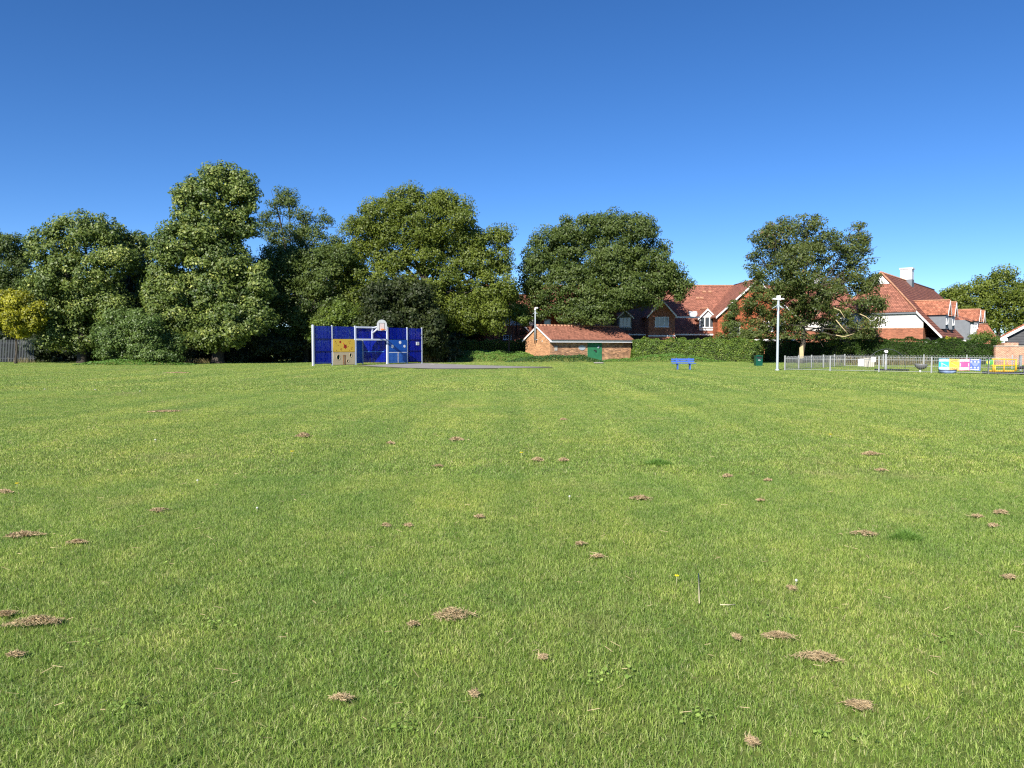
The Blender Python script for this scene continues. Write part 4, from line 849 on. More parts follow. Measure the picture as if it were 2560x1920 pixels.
b = MB(); b.box(-.04, 16.1, -.04, .28, ztop, ztop + .07); b.build('coping', M['concrete'], w_)
b = MB(); b.box(1.0, 2.2, .4, .8, 0, ztop + .32); b.build('pier', M['wall_brick'], w_)

# ------------------------------------------------------------------ brick shed
A = at(1374.8, 903, 79.0); A.z = 0
rz = math.atan2(6, 9.3)                                   # front runs right and away
sh = thing('brick_shed', A, 'low brick shed with a red tiled roof and a green door', 'shed', rz)
Ls, Ws = 11.0, 4.5; zev = Z(849, 78.6) + 0.02; zri = 1.6 + (Z(813.5, 81.2) - 1.6); ov = 0.42; vg = 0.15
kS = (zri - zev) / (Ws / 2 + ov)
b = MB(); b.box(0, Ls, 0.0, 0.22, 0, zev - .02); b.box(0, Ls, Ws - .22, Ws, 0, zev - .02); b.build('front_wall', M['shed_brick_front'], sh)
zg = zri - 0.2
b = MB()
for x in (-0.012, Ls - .21): b = MB(); b.slab([(x, -0.003, 0), (x, -0.003, zev + ov * kS - .2), (x, Ws / 2, zg), (x, Ws + .003, zev + ov * kS - .2), (x, Ws + .003, 0)], Vector((.222, 0, 0))); b.build('gable_wall', M['shed_brick'], sh)
b = MB(); b.slab([(-vg, -ov, zev), (Ls + vg, -ov, zev), (Ls + vg, Ws / 2, zri), (-vg, Ws / 2, zri)], 0.09)
b.build('roof_slope', M['shed_roof'], sh)
b = MB(); b.slab([(-vg, Ws / 2, zri), (Ls + vg, Ws / 2, zri), (Ls + vg, Ws + ov, zev), (-vg, Ws + ov, zev)], 0.09); b.build('roof_slope', M['shed_roof'], sh)
rt = None
n_r = int((Ls + 2 * vg) / 0.45)
for k in range(n_r):
    if rt is None:
        q = MB(); q.tube([(0, 0, 0), (0.44, 0, 0.0)], [0.12, 0.11], 8); rt = q.build('ridge_tile', M['ridge'], sh); o_ = rt
    else: o_ = inst(rt, sh)
    o_.location = (-vg + k * 0.45, Ws / 2, zri + .0)
b = MB(); b.box(-vg + .02, Ls + vg, -ov - .03, -ov + .0, zev - .30, zev - .09); b.build('fascia', M['white'], sh)
b = MB(); b.box(-vg + .04, Ls + vg, -ov + .001, 0.0, zev - .29, zev - .26); b.build('soffit', M['white'], sh)
b = MB(); b.box(-vg, Ls + vg, -ov - .12, -ov - .035, zev - .1, zev - .045); b.build('gutter', M['bowl_grey'], sh)
for s_ in (0, 1):
    e = -ov if s_ == 0 else Ws + ov
    b = MB(); b.slab([(-vg - .03, e, zev - .1), (-vg - .03, Ws / 2, zri - .1), (-vg - .03, Ws / 2, zri - .26), (-vg - .03, e, zev - .28)], Vector((.03, 0, 0))); b.build('bargeboard', M['white'], sh)
# door, at px 1469..1503
def shed_x(px):
    u = (px - 1280) / F; c, s_ = math.cos(rz), math.sin(rz)
    return (u * A.y - A.x) / (c - u * s_)
d0, d1 = shed_x(1469.5), shed_x(1502.5)
b = MB(); b.box(d0, d1, -.04, -.004, 0.05, zev - .33); d = b.build('door', M['door_green'], sh)
b = MB(); b.box(d0 - .06, d0, -.05, -.004, 0.0, zev - .3); b.box(d1, d1 + .06, -.05, -.004, 0, zev - .3); b.box((d0 + d1) / 2 - .012, (d0 + d1) / 2 + .012, -.052, -.041, .05, zev - .34); b.build('door_frame', M['door_green'], d)
b = MB(); hz_ = 1.15; b.box(d0 + .75, d0 + 1.1, -.09, -.041, hz_, hz_ + .06); b.box(d0 + .95, d0 + 1.1, -.1, -.041, hz_ - .14, hz_ + .0); b.build('bolt', M['dark'], d)
b = MB(); b.lathe([(0.001, .012), (.16, .012), (.16, 0)], 16); o_ = b.build('door_notice', M['grey_paint'], d); o_.matrix_local = Matrix.Translation((d1 - .38, -.045, zev - .8)) @ Matrix.Rotation(math.pi / 2, 4, 'X')
n0, n1 = shed_x(1386), shed_x(1393)
b = MB(); b.box(n0, n1, -.03, -.004, Z(876.5, 79.5), Z(865, 79.5)); b.build('notice', M['concrete'], sh)
p0, p1 = shed_x(1446), shed_x(1463)
holed('plaque', circ(0, 0, (p1 - p0) / 2, 0.26, 24), [], 0.02, M['grey_paint'], sh, Matrix.Translation(((p0 + p1) / 2, -.02, Z(869.5, 80.2))) @ Matrix.Rotation(math.pi / 2, 4, 'X'))
b = MB(); b.box(-.04, -.014, Ws * .45 - .75, Ws * .45 - .6, Z(855, 80), Z(850.5, 80)); b.build('small_notice', M['concrete'], sh)

# mast on the gable
gm = sh.matrix_basis @ Vector((-.28, Ws / 2 - 0.02, 0)) if False else Matrix.Translation(A) @ Matrix.Rotation(rz, 4, 'Z') @ Vector((-.30, Ws / 2, 0))
D = gm.y; zt = Z(777, D); zb_ = Z(858, D)
ms = thing('camera_mast', (gm.x, gm.y, zb_), 'thin grey camera mast bolted to the shed gable', 'mast', rz)
b = MB(); b.tube([(0, 0, 0.3), (0, 0, zt - zb_)], .06, 10); b.build('pole', M['grey_paint'], ms)
b = MB(); b.box(-.02, .28, -.12, .12, zri - zb_ - .12, zri - zb_ - .04); b.box(0.0, .29, -.03, .03, .35, .42); b.build('bracket', M['grey_paint'], ms)
b = MB(); b.tube([(0.0, .13, -.05), (0.0, .13, zri - zb_ - .2)], .035, 6); b.build('conduit', M['dark'], ms)
for s_ in (-1, 1):
    b = MB(); b.tube([(0, 0, zt - zb_ - .12), (s_ * .30, 0, zt - zb_ - .36)], [.035, .012], 6); b.tube([(0, 0, zt - zb_ - .12), (s_ * .1, -.3, zt - zb_ - .34)], [.03, .01], 6); b.build('spike', M['grey_paint'], ms)
b = MB(); b.lathe([(.001, .02), (.09, .03), (.11, .12), (.1, .2), (.001, .24)], 12, (0, 0, zt - zb_)); b.build('camera_dome', M['white'], ms)
b = MB(); b.box(.0, .3, -.09, .09, zt - zb_ + .24, zt - zb_ + .38); b.build('camera', M['white'], ms)

# ------------------------------------------------------------------ blue goal wall with basketball board
G0 = Vector((-16.3, 62.7, 0)); G1 = Vector((-8.5, 72.5, 0)); gd = (G1 - G0).normalized(); grz = math.atan2(gd.y, gd.x)
gw_ = thing('goal_wall', G0, 'blue panelled multi-sport goal wall with white posts on the tarmac', 'goal wall', grz)
HG = 3.33
def gpx(px):
    u = (px - 1280) / F
    # account for pitch only roughly: x/y = u at the horizon
    return (u * G0.y - G0.x) / (gd.x - u * gd.y)
PX = [780.3 + 2.5, 830.5, 888.5, 968.5, 1018, 1054.5]; gs = [gpx(p) for p in PX]; gs[0] = 0.09
def zz(py, s): return Z(py, G0.y + gd.y * s)
post = None
for k, s_ in enumerate(gs):
    w = 0.075 if k in (0, 2, 3) else 0.05
    b = MB(); b.box(s_ - w, s_ + w, -w * .8, w * .8, 0, HG); b.box(s_ - w * .8, s_ + w * .8, -w * .6, w * .6, HG, HG + .04); b.build('post', M['alu'], gw_)
def panel(s0, s1, z0, z1, mat, name='panel', y=0.0, th=.02):
    b = MB(); b.box(s0, s1, y - th / 2, y + th / 2, z0, z1); return b.build(name, M[mat], gw_)
def rail(s0, s1, z, mat='solid_blue', h=.03, y=-.03, name='rail'):
    b = MB(); b.box(s0, s1, y - .02, y + .02, z - h, z + h); return b.build(name, M[mat], gw_)
M['navy'] = pmat('dark_blue_rail', (0.004, 0.008, 0.10), 0.4)
for i in (0, 4):
    s0, s1 = gs[i] + .1, gs[i + 1] - .07; zs_ = [0.18, 1.2, 2.24, HG - .04]
    for j in range(3): panel(s0 + .03, s1 - .03, zs_[j] + .015, zs_[j + 1] - .015, 'clear_blue', 'clear_panel')
    for z in zs_[:3]: rail(s0, s1, z, 'navy', .022)
    for s_ in (s0 + .015, s1 - .015): b = MB(); b.box(s_ - .015, s_ + .015, -.03, .03, .1, HG - .03); b.build('panel_edge', M['navy'], gw_)
b = MB(); q = gs[5] - .75; b.box(q, q + .36, -.05, -.02, 1.72, 2.02); nb_ = b.build('notice', M['white'], gw_)
b = MB(); b.box(q + .05, q + .31, -.055, -.051, 1.92, 1.95); b.box(q + .08, q + .28, -.055, -.051, 1.8, 1.86); b.build('notice_print', M['bowl_grey'], nb_)
# climbing panels
s0, s1 = gs[1] + .08, gs[2] - .1; zA, zB = 1.13, 2.22; wm = s1 - s0
panel(s0, s1, zB + .02, HG - .05, 'clear_blue', 'clear_panel')
TF = Matrix.Translation((0, -0.05, 0)) @ Matrix.Rotation(math.pi / 2, 4, 'X')
yp = holed('climbing_panel', [(s0, zA + .02), (s1, zA + .02), (s1, zB - .08), (s1 - .1, zB), (s0 + .1, zB), (s0, zB - .08)], [], .03, M['yellow'], gw_, TF)
def patch(pts, mat, parent, name='mark', z=0.018):
    return holed(name, pts, [], .006, M[mat], parent, Matrix.Translation((0, 0, z)))
def f_(u, v): return (s0 + wm * u, zA + (zB - zA) * v)
def blob(u, v, r, n=14, seed=0, lob=.3):
    r_ = random.Random(seed); c = f_(u, v)
    return [(c[0] + r * (1 + lob * math.sin(5 * t + seed)) * math.cos(t), c[1] + r * (1 + lob * math.sin(5 * t + seed)) * math.sin(t)) for t in [2 * math.pi * i / n for i in range(n)]]
patch(blob(.32, .78, .10, lob=.05), 'red_panel', yp, 'red_disc'); patch(blob(.55, .42, .17, 24, 3, .22), 'red_panel', yp, 'red_shape')
b = MB(); b.tube([(*f_(.44, .70), .03), (*f_(.52, .52), .03)], .025, 6); b.build('red_bar', M['red_panel'], yp)
for k, (u, v) in enumerate(((.10, .82), (.13, .70), (.72, .80), (.78, .86), (.76, .68), (.22, .52), (.68, .42), (.33, .22), (.37, .16), (.38, .26), (.82, .30), (.85, .2), (.87, .34), (.74, .14), (.14, .12))):
    patch(blob(u, v, .04, 8, k, .1), 'brown_mark', yp, 'brown_mark')
def g_(u, v): return (s0 + wm * u, .05 + (zA - .07) * v)
holes = [circ(*g_(.23, .60), .17, .20), circ(*g_(.80, .76), .12, .15), circ(*g_(.66, .30), .09, .12)]
bp = holed('climbing_panel', [g_(0, 0), g_(1, 0), g_(1, 1), g_(0, 1)], holes, .03, M['beige'], gw_, TF)
M['hole_green'] = pmat('dark_green_backing', (0.01, 0.07, 0.04), 0.5)
for k, hl in enumerate(holes):
    o_ = holed('hole_rim', circ(*[(.23, .60), (.80, .76), (.66, .30)][k] and g_(*[(.23, .60), (.80, .76), (.66, .30)][k]), [.20, .15, .115][k], [.23, .18, .145][k]), [hl], .02, M['beige'], bp, Matrix.Translation((0, 0, .02)))
    b = MB(); x_, z_ = g_(*[(.23, .60), (.80, .76), (.66, .30)][k]); b.add([(x_ + .05 + .19 * math.cos(t), z_ + .22 * math.sin(t), -.12) for t in [2 * math.pi * i / 16 for i in range(16)]], [tuple(range(16))]); b.build('hole_back', M['hole_green'], bp)
for u in (.46, .50, .54):
    b = MB(); x_ = s0 + wm * u; b.add([], []); b.box(x_ - .022, x_ + .022, .05, .82, .018, .032); b.build('painted_stump', M['bark_pale'] if u == .5 else M['brown_mark'], bp)
b = MB(); b.box(s0 + wm * .44, s0 + wm * .56, .82, .86, .018, .034); b.build('painted_bail', M['brown_mark'], bp)
rail(s0, s1, zA, 'brown_mark', .012)
# goal mouth
s2, s3 = gs[2] + .1, gs[3] - .1; sm = gpx(931); zbm = 2.2
b = MB(); b.box(s2, s3, -.08, .08, HG - .14, HG); b.build('top_beam', M['alu'], gw_)
b = MB(); b.box(s2, s3, -.08, .08, zbm - .07, zbm + .07); b.build('crossbar', M['alu'], gw_)
b = MB(); b.box(sm - .06, sm + .06, -.06, .06, zbm + .07, HG - .14); b.build('middle_post', M['alu'], gw_)
panel(s2, sm - .06, zbm + .08, HG - .15, 'clear_blue', 'clear_panel', .03); panel(sm + .06, s3, zbm + .08, HG - .15, 'clear_blue', 'clear_panel', .03)
GMi = (Matrix.Translation(G0) @ Matrix.Rotation(grz, 4, 'Z')).inverted()
def wl(px, D): q = GMi @ Vector((X(px, D), D, 0)); return Vector((q.x, q.y, 0))
def upright_sheet(a, b_, z0, z1, mat, name, th=.02):
    d = (b_ - a).normalized(); nn = Vector((-d.y, d.x, 0)) * th; b = MB()
    b.slab([(a.x, a.y, z0), (b_.x, b_.y, z0), (b_.x, b_.y, z1), (a.x, a.y, z1)], nn); return b.build(name, M[mat], gw_)
c0 = Vector((s2, .08, 0)); c1 = wl(907, 68.2); c2 = wl(967, 69.2); c3 = Vector((s3, .08, 0))
upright_sheet(c0.lerp(c1, .15), c1, .12, zbm - .08, 'solid_blue', 'side_panel')
upright_sheet(c1, c2, .18, zbm - .08, 'clear_blue', 'back_panel')
upright_sheet(c3, c2, .18, zbm - .08, 'navy', 'side_panel')
upright_sheet(c1.lerp(c2, .04) + (c0 - c1) * .03, c1.lerp(c2, .9) + (c0 - c1) * .03, 1.1, 1.15, 'net_blue', 'back_rail')
for c in (c1, c2): b = MB(); b.box(c.x - .04, c.x + .04, c.y - .04, c.y + .04, 0, zbm); b.build('back_post', M['grey_paint'], gw_)
# target panels
s0, s1 = gs[3] + .12, gs[4] - .08; wm = s1 - s0
panel(s0, s1, 2.24, HG - .05, 'clear_blue', 'clear_panel')
tp = holed('target_panel', [(s0, 1.2), (s1, 1.2), (s1, 2.2), (s0, 2.2)], [], .03, M['solid_blue'], gw_, TF)
for k, (u, v, r, t) in enumerate(((.20, .40, .155, '3'), (.62, .76, .145, '4'), (.86, .42, .125, '5'))):
    holed('target_disc', circ(s0 + wm * u, 1.2 + v, r), [], .008, M['white'], tp, Matrix.Translation((0, 0, .02)))
    text(t, .14, M['net_blue'], tp, Matrix.Translation((s0 + wm * u + (.22 if k < 2 else -.24), 1.2 + v - .12, .022)))
npn = holed('net_panel', [(s0, .1), (s1, .1), (s1, 1.16), (s0, 1.16)], [], .03, M['solid_blue'], gw_, TF)
b = MB()
for k in range(1, 14): x_ = s0 + wm * k / 14; b.box(x_ - .007, x_ + .007, .12, 1.0, .0155, .020)
b.build('net_print', M['net_blue'], npn)
b = MB()
for k in range(0, 8): z_ = .14 + .115 * k; b.box(s0 + .04, s1 - .04, z_ - .006, z_ + .006, .0205, .024)
b.build('net_print', M['net_blue'], npn)
b = MB(); b.box(s0 + .03, s1 - .06, 1.03, 1.08, .016, .028); b.box(s0 + wm * .5 - .03, s0 + wm * .5 + .03, .12, 1.03, .0245, .030); b.build('wicket_line', M['white'], npn)
# basketball arm, backboard and hoop
bc = gpx(955) if False else None
sB = sm + 0.25; out = 1.15
b = MB(); b.tube([(sm, -.06, 2.75), (sm + .1, -out * .75, 3.30)], .075, 8); b.tube([(sm, -.06, HG - .1), (sm + .1, -out * .8, 3.38)], .055, 8); b.build('backboard_arm', M['alu'], gw_)
Tb = Matrix.Translation((sm + .12, -out, 3.15)) @ Matrix.Rotation(R(-16), 4, 'Z') @ Matrix.Rotation(math.pi / 2, 4, 'X')
hw = .47
outl = [(-hw, -.12), (-hw + .12, -.18), (hw - .12, -.18), (hw, -.12)] + [(hw * math.cos(t), .36 + .42 * math.sin(t)) for t in [math.pi * i / 14 for i in range(15)]]
bb = holed('backboard', outl, [], .03, M['board_grey'], gw_, Tb)
holed('shooting_square', [(-.23, -.14), (.23, -.14), (.23, .46), (-.23, .46)], [], .006, M['board_pink'], bb, Matrix.Translation((0, 0, .019)))
b = MB(); b.box(-.25, -.22, -.14, .49, .018, .026); b.box(.22, .25, -.14, .49, .018, .026); b.box(-.22, .22, .46, .49, .018, .026); b.build('shooting_line', M['black'], bb)
b = MB(); ring = [(.22 * math.cos(t), -.06, .30 + .22 * math.sin(t)) for t in [2 * math.pi * i / 20 for i in range(21)]]; b.tube(ring, .02, 6, False); b.box(-.08, .08, -.14, .0, .02, .10); b.build('hoop', M['orange'], bb)

# ------------------------------------------------------------------ floodlight/camera pole
pb = gr(1943, 926.5); pole = thing('camera_pole', pb, 'tall pale grey pole with a white two-armed head left of the playground', 'pole')
zt = Z(739, pb.y)
b = MB(); b.lathe([(.14, 0), (.14, .04), (.10, .1)], 14); b.build('base_collar', M['grey_paint'], pole)
b = MB(); b.lathe([(.080, 0.0), (.074, zt * .62), (.066, zt - .2), (.001, zt - .18)], 16); b.build('pole', M['grey_paint'], pole)
b = MB(); b.box(-.105, .105, -.1, .1, zt - .30, zt); b.build('head_box', M['white'], pole)
for s_ in (-1, 1):
    b = MB(); b.slab([(s_ * .11, -.10, zt - .18), (s_ * .30, -.06, zt - .16), (s_ * .40, -.06, zt - .24), (s_ * .30, -.06, zt - .25), (s_ * .11, -.10, zt - .26)], Vector((0, .2, 0))); b.build('camera_arm', M['white'], pole)
    b = MB(); b.tube([(0, 0, zt - .62), (s_ * .42, -.04, zt - .85)], [.03, .015], 6); b.build('spike', M['grey_paint'], pole)
    b = MB(); b.tube([(0, 0, zt - .62), (s_ * .2, -.3, zt - .86)], [.03, .015], 6); b.build('spike', M['grey_paint'], pole)
b = MB(); b.lathe([(.09, zt - .66), (.1, zt - .62), (.09, zt - .58)], 14); b.build('collar', M['grey_paint'], pole)

# ------------------------------------------------------------------ bench
bp_ = gr(1709, 924.3); bn = thing('park_bench', bp_, 'blue slatted park bench standing on the grass in front of the hedge', 'bench', R(3))
hwB = .80
slat = MB(); slat.box(-hwB, hwB, -.04, .04, -.015, .015); sl0 = slat.build('seat_slat', M['bench_blue'], bn)
for k in range(4):
    o_ = sl0 if k == 0 else inst(sl0, bn); o_.location = (0.0, -.20 + k * .105, .43 + .01 * (k == 0))
bs = MB(); bs.box(-hwB, hwB, -.015, .015, -.055, .055); b0 = bs.build('back_slat', M['bench_blue'], bn)
for k in range(2):
    o_ = b0 if k == 0 else inst(b0, bn); o_.location = (0, .24 + .03 * k, .56 + k * .15)
for s_ in (-.43, .43):
    b = MB(); b.box(s_ - .03, s_ + .03, -.13, .13, 0, .40); b.slab([(s_ - .035, .17, .36), (s_ - .035, .26, .80), (s_ - .035, .31, .80), (s_ - .035, .24, .36)], Vector((.07, 0, 0))); b.box(s_ - .04, s_ + .04, -.25, .22, .37, .412); b.build('leg', M['bench_blue'], bn)

# ------------------------------------------------------------------ litter bin
bi = gr(1895.5, 914.8); bn2 = thing('litter_bin', bi, 'dark green litter bin with a slot, left of the pale pole', 'bin')
hb_ = .86; w2 = .27
b = MB(); b.box(-w2, w2, -w2, w2, .02, .60); b.box(-w2, -w2 + .03, -w2, w2, .6, .78); b.box(w2 - .03, w2, -w2, w2, .6, .78); b.box(-w2 + .03, w2 - .03, w2 - .03, w2, .6, .78); b.box(-w2 + .02, w2 - .02, -w2 + .1, w2 - .04, .58, .62); b.build('bin_body', M['bin_green'], bn2)
b = MB(); b.box(-w2 - .01, w2 + .01, -w2 - .01, w2 + .01, .78, .86); b.box(-.12, .12, -.12, .12, .86, .9); b.build('bin_lid', M['bin_green'], bn2)
b = MB(); b.box(-w2 + .04, w2 - .04, -w2 + .05, -w2 + .06, .6, .77); b.build('slot', M['black'], bn2)
b = MB(); b.box(-.08, .05, -w2 - .006, -w2 - .002, .50, .515); b.box(-.10, .10, -w2 - .006, -w2 - .002, .455, .475); b.build('lettering', M['white'], bn2)

# ------------------------------------------------------------------ bow-top playground fence
def bowtop(P0, P1, panels, label, H=0.93, bow_pitch=0.21, signs=None):
    P0, P1 = Vector((*P0, 0)), Vector((*P1, 0)); d = P1 - P0; L = d.length; rz_ = math.atan2(d.y, d.x)
    f = thing('bow_top_fence', P0, label, 'fence', rz_, 'bow-top fences round the playground')
    pst = MB().box(-.04, .04, -.04, .04, 0, H + .06).build('post', M['galv'], f)
    for k in range(1, panels + 1): inst(pst, f, (L * k / panels, 0, 0))
    hp = MB(); w = .06; hp.tube([(-w, 0, .06), (-w, 0, H - .06)] + [(-w * math.cos(t), 0, H - .06 + .06 * math.sin(t)) for t in [math.pi * i / 6 for i in range(1, 6)]] + [(w, 0, H - .06), (w, 0, .06)], .008, 5)
    h0 = hp.build('hoop_bar', M['galv'], f); first = True
    for k in range(panels):
        a, e = L * k / panels + .04, L * (k + 1) / panels - .04; n = int((e - a - .1) / bow_pitch); st = (e - a - .1) / n
        b = MB(); b.box(a, e, -.015, .015, H - .165, H - .14); b.build('top_rail', M['galv'], f)
        b = MB(); b.box(a, e, -.015, .015, .075, .095); b.build('bottom_rail', M['galv'], f)
        for i in range(n):
            x = a + .05 + (i + .5) * st
            if first: h0.location = (x, 0, 0); first = False
            else: inst(h0, f, (x, 0, 0))
    return f, L
F0 = (18.2, 51.2); F1 = (27.3, 44.0); F2 = (36.4, 36.8)
ff, Lf = bowtop(F0, F1, 4, 'near run of galvanised bow-top fence carrying the coloured banner')
fr, _ = bowtop(F1, (34.0, 38.7), 3, 'fence run continuing past the right edge of the view')
fs_, _ = bowtop(F0, (26.6, 61.4), 5, 'side run of bow-top fence going away beside the pale pole')
fbk, _ = bowtop((26.6, 61.4), (40.3, 51.6), 6, 'far run of bow-top fence in front of the conifer hedge')
def onfence(px):
    a = Vector(F0); d = (Vector(F1) - a).normalized(); u = (px - 1280) / F
    return (u * a.y - a.x) / (d.x - u * d.y)
frz = math.atan2(F1[1] - F0[1], F1[0] - F0[0])
FM = Matrix.Translation((F0[0], F0[1], 0)) @ Matrix.Rotation(frz, 4, 'Z')
def fence_item(name, px0, px1, py0, py1, label, cat, mat, y=-.05):
    s0, s1 = onfence(px0), onfence(px1); p = FM @ Vector(((s0 + s1) / 2, y, 0)); z0, z1 = Z(py1, p.y), Z(py0, p.y)
    t = thing(name, (p.x, p.y, z0), label, cat, frz); h = (s1 - s0) / 2
    b = MB(); b.box(-h, h, -.01, .01, 0, z1 - z0); b.build('sheet', M[mat], t); return t, h, z1 - z0
t, h, zh = fence_item('notice_board', 2146, 2160, 898, 915, 'larger blank white notice on the playground fence', 'notice', 'white')
b = MB(); b.box(-h - .02, h + .02, .012, .03, -.02, zh + .02); b.build('backing', M['galv'], t)
t, h, zh = fence_item('notice_board', 2178, 2189, 892.5, 905, 'smaller higher white notice on the playground fence', 'notice', 'white')
b = MB(); b.box(-.015, .015, -.016, -.011, zh * .35, zh * .75); b.build('notice_print', M['grey_paint'], t)
# banner of four squares
s0, s1 = onfence(2347.5), onfence(2451.5); pc = FM @ Vector((s0, -.06, 0)); zt0 = Z(897, pc.y); hb2 = 0.66
bnr = thing('banner', (pc.x, pc.y, zt0 - hb2), 'long banner of four coloured squares tied to the playground fence', 'banner', frz); wq = (s1 - s0) / 4
def cloth(x0, x1, z0, z1, mat, name, off=0.0, parent=bnr):
    b = MB(); n = 6; m = 4; vs = []
    for j in range(m + 1):
        for i in range(n + 1):
            x = x0 + (x1 - x0) * i / n; z = z0 + (z1 - z0) * j / m
            vs.append((x, -.012 * math.sin(x * 7 + z * 3) - off, z + .008 * math.sin(x * 5)))
    b.add(vs, [(j * (n + 1) + i, j * (n + 1) + i + 1, (j + 1) * (n + 1) + i + 1, (j + 1) * (n + 1) + i) for j in range(m) for i in range(n)], True)
    b.add([(v[0], v[1] + .004, v[2]) for v in vs], [tuple(reversed((j * (n + 1) + i, j * (n + 1) + i + 1, (j + 1) * (n + 1) + i + 1, (j + 1) * (n + 1) + i))) for j in range(m) for i in range(n)], True)
    return b.build(name, M[mat], parent)
TX = lambda x, z, y=-.034: Matrix.Translation((x, y, z)) @ Matrix.Rotation(math.pi / 2, 4, 'X')
for k, (m1, m2, top, bot, tc) in enumerate((('ban_cyan', 'ban_pale', 'WASH', 'HANDS', 'white'), ('ban_yellow', 'ban_gold', 'COVER', 'FACE', 'ban_brown'), ('ban_pink', 'ban_rose', 'MAKE', 'SPACE', 'white'), ('ban_blue', 'ban_violet', None, None, 'white'))):
    x0, x1 = k * wq, (k + 1) * wq; sq = cloth(x0, x1, 0, hb2, m1, 'banner_square')
    if top:
        cloth(x0 + .02, x1 - .02, hb2 - .17, hb2 - .01, m2, 'title_band', .006, sq); cloth(x0 + .02, x1 - .02, .01, .18, m2, 'title_band', .006, sq)
        text(top, .15, M[tc], sq, TX((x0 + x1) / 2, hb2 - .095), width=wq * .72); text(bot, .15, M[tc], sq, TX((x0 + x1) / 2, .095), width=wq * .72)
        b = MB(); b.slab([(x0 + wq * .25, -.03, .44), (x0 + wq * .9, -.03, .24), (x0 + wq * .9, -.03, .20), (x0 + wq * .2, -.03, .40)], Vector((0, .005, 0)))
        if k == 2:
            b = MB(); b.box(x0 + wq * .06, x0 + wq * .16, -.032, -.027, .22, .42); b.box(x0 + wq * .84, x0 + wq * .94, -.032, -.027, .22, .42)
        if k == 0: b.box(x0 + wq * .28, x0 + wq * .36, -.032, -.0265, .2, .4)
        b.build('picture', M[m2], sq)
    else:
        for zr_ in (.13, .47):
            for i in range(3):
                x = x0 + wq * (.15 + .33 * i); b = MB(); b.slab([(x - .06, -.028, zr_), (x + .06, -.028, zr_), (x, -.028, zr_ + .1)], Vector((0, .004, 0))); b.build('figure_mark', M['white'], sq)
        for i in range(5): b = MB(); w_i = wq * (.34 - .04 * i); b.box(x0 + wq * .5 - w_i, x0 + wq * .5 + w_i, -.03, -.026, .40 - i * .035, .415 - i * .035); b.build('small_print', M['ban_violet'], sq)
        for z_ in (.03, .60): b = MB(); b.box(x0 + .04, x1 - .06, -.03, -.026, z_, z_ + .04); b.build('band', M['white'], sq)

# ------------------------------------------------------------------ play equipment
def sph(t, r0, r1, n=10): return None
sp_ = gr(2300.5, 930.5); sb = thing('spinner_bowl', sp_, 'grey bowl-shaped spinner seat on a short white stem in the playground', 'play equipment')
rr = 29.5 / 2 / F * sp_.y; zt = Z(910, sp_.y); dep = zt - Z(924, sp_.y)
prof = [(rr * math.sin(a), zt - dep * math.cos(a)) for a in [math.pi / 2 * i / 8 for i in range(9)]]
prof = [(max(r_, .001), z) for r_, z in prof] + [(rr - .03, zt)] + [(max((rr - .03) * math.sin(a), .001), zt - (dep - .04) * math.cos(a)) for a in [math.pi / 2 * (8 - i) / 8 for i in range(9)]]
b = MB(Matrix.Rotation(R(5), 4, 'Y')); b.lathe(prof, 24); b.build('bowl', M['bowl_grey'], sb)
b = MB(); b.lathe([(.055, 0), (.055, zt - dep + .03)], 12); b.build('stem', M['white'], sb)
sp_ = gr(2369, 936.0) ; sb = thing('spinner_bowl', (X(2369, sp_.y + 1.2), sp_.y + 1.2, 0), 'blue and white half-round bowl seat hanging low under the banner', 'play equipment')
sy = sp_.y + 1.2; rr = 20 / F * sy; zt = Z(925, sy); dep = .30
prof = [(max(rr * math.sin(a), .001), zt - dep * math.cos(a)) for a in [math.pi / 2 * i / 8 for i in range(9)]]
b = MB(); b.lathe(prof, 24); b.lathe([(rr, zt), (rr - .03, zt + .02), (.001, zt - .1)], 24); b.build('bowl', M['bowl_blue'], sb)
b = MB(); b.tube([(0, 0, 0), (0, 0, .2)], .06, 8); b.build('stem', M['white'], sb)
b = MB(); b.lathe([(rr + .01, zt - .02), (rr + .02, zt + .03), (rr - .05, zt + .03)], 24); b.build('rim', M['black'], sb)
# speaker / ball post
sp_ = gr(2214, 925.6); bp2 = thing('play_post', sp_, 'grey play post with a white ring-shaped head in the playground', 'play equipment')
zt = Z(875, sp_.y)
b = MB(); b.lathe([(.075, 0), (.07, zt - .24), (.001, zt - .23)], 14); b.build('post', M['galv'], bp2)
b = MB(); b.lathe([(.09, zt - .26), (.1, zt - .2), (.001, zt - .19)], 14); b.build('black_collar', M['black'], bp2)
holed('ring_head', [(.08 * a, .08 * c) for a, c in ((-.8, 1), (.8, 1), (1.4, 0), (1.1, -1.1), (-1.1, -1.1), (-1.4, 0))], [circ(0, 0, .042, n=8)], .12, M['white'], bp2, Matrix.Translation((0, 0, zt - .09)) @ Matrix.Rotation(math.pi / 2, 4, 'X'))
b = MB(); b.box(-.05, .05, .02, .05, zt - .14, zt - .04); b.build('head_back', M['black'], bp2)
# arch
c_ = gr(2216, 921.5); zt = Z(872.5, c_.y); hw_ = 1.35
ar_ = thing('climbing_arch', c_, 'thin dark curved arch pipe rising above the playground fence', 'play equipment')
for yy in (0,):
    b = MB(); b.tube([(hw_ * math.cos(t), 0, zt * math.sin(t) ** .8) for t in [math.pi * (.001 + .998 * i / 24) for i in range(25)]], .02, 8); b.build('arch_pipe', M['pale_fence'], ar_)
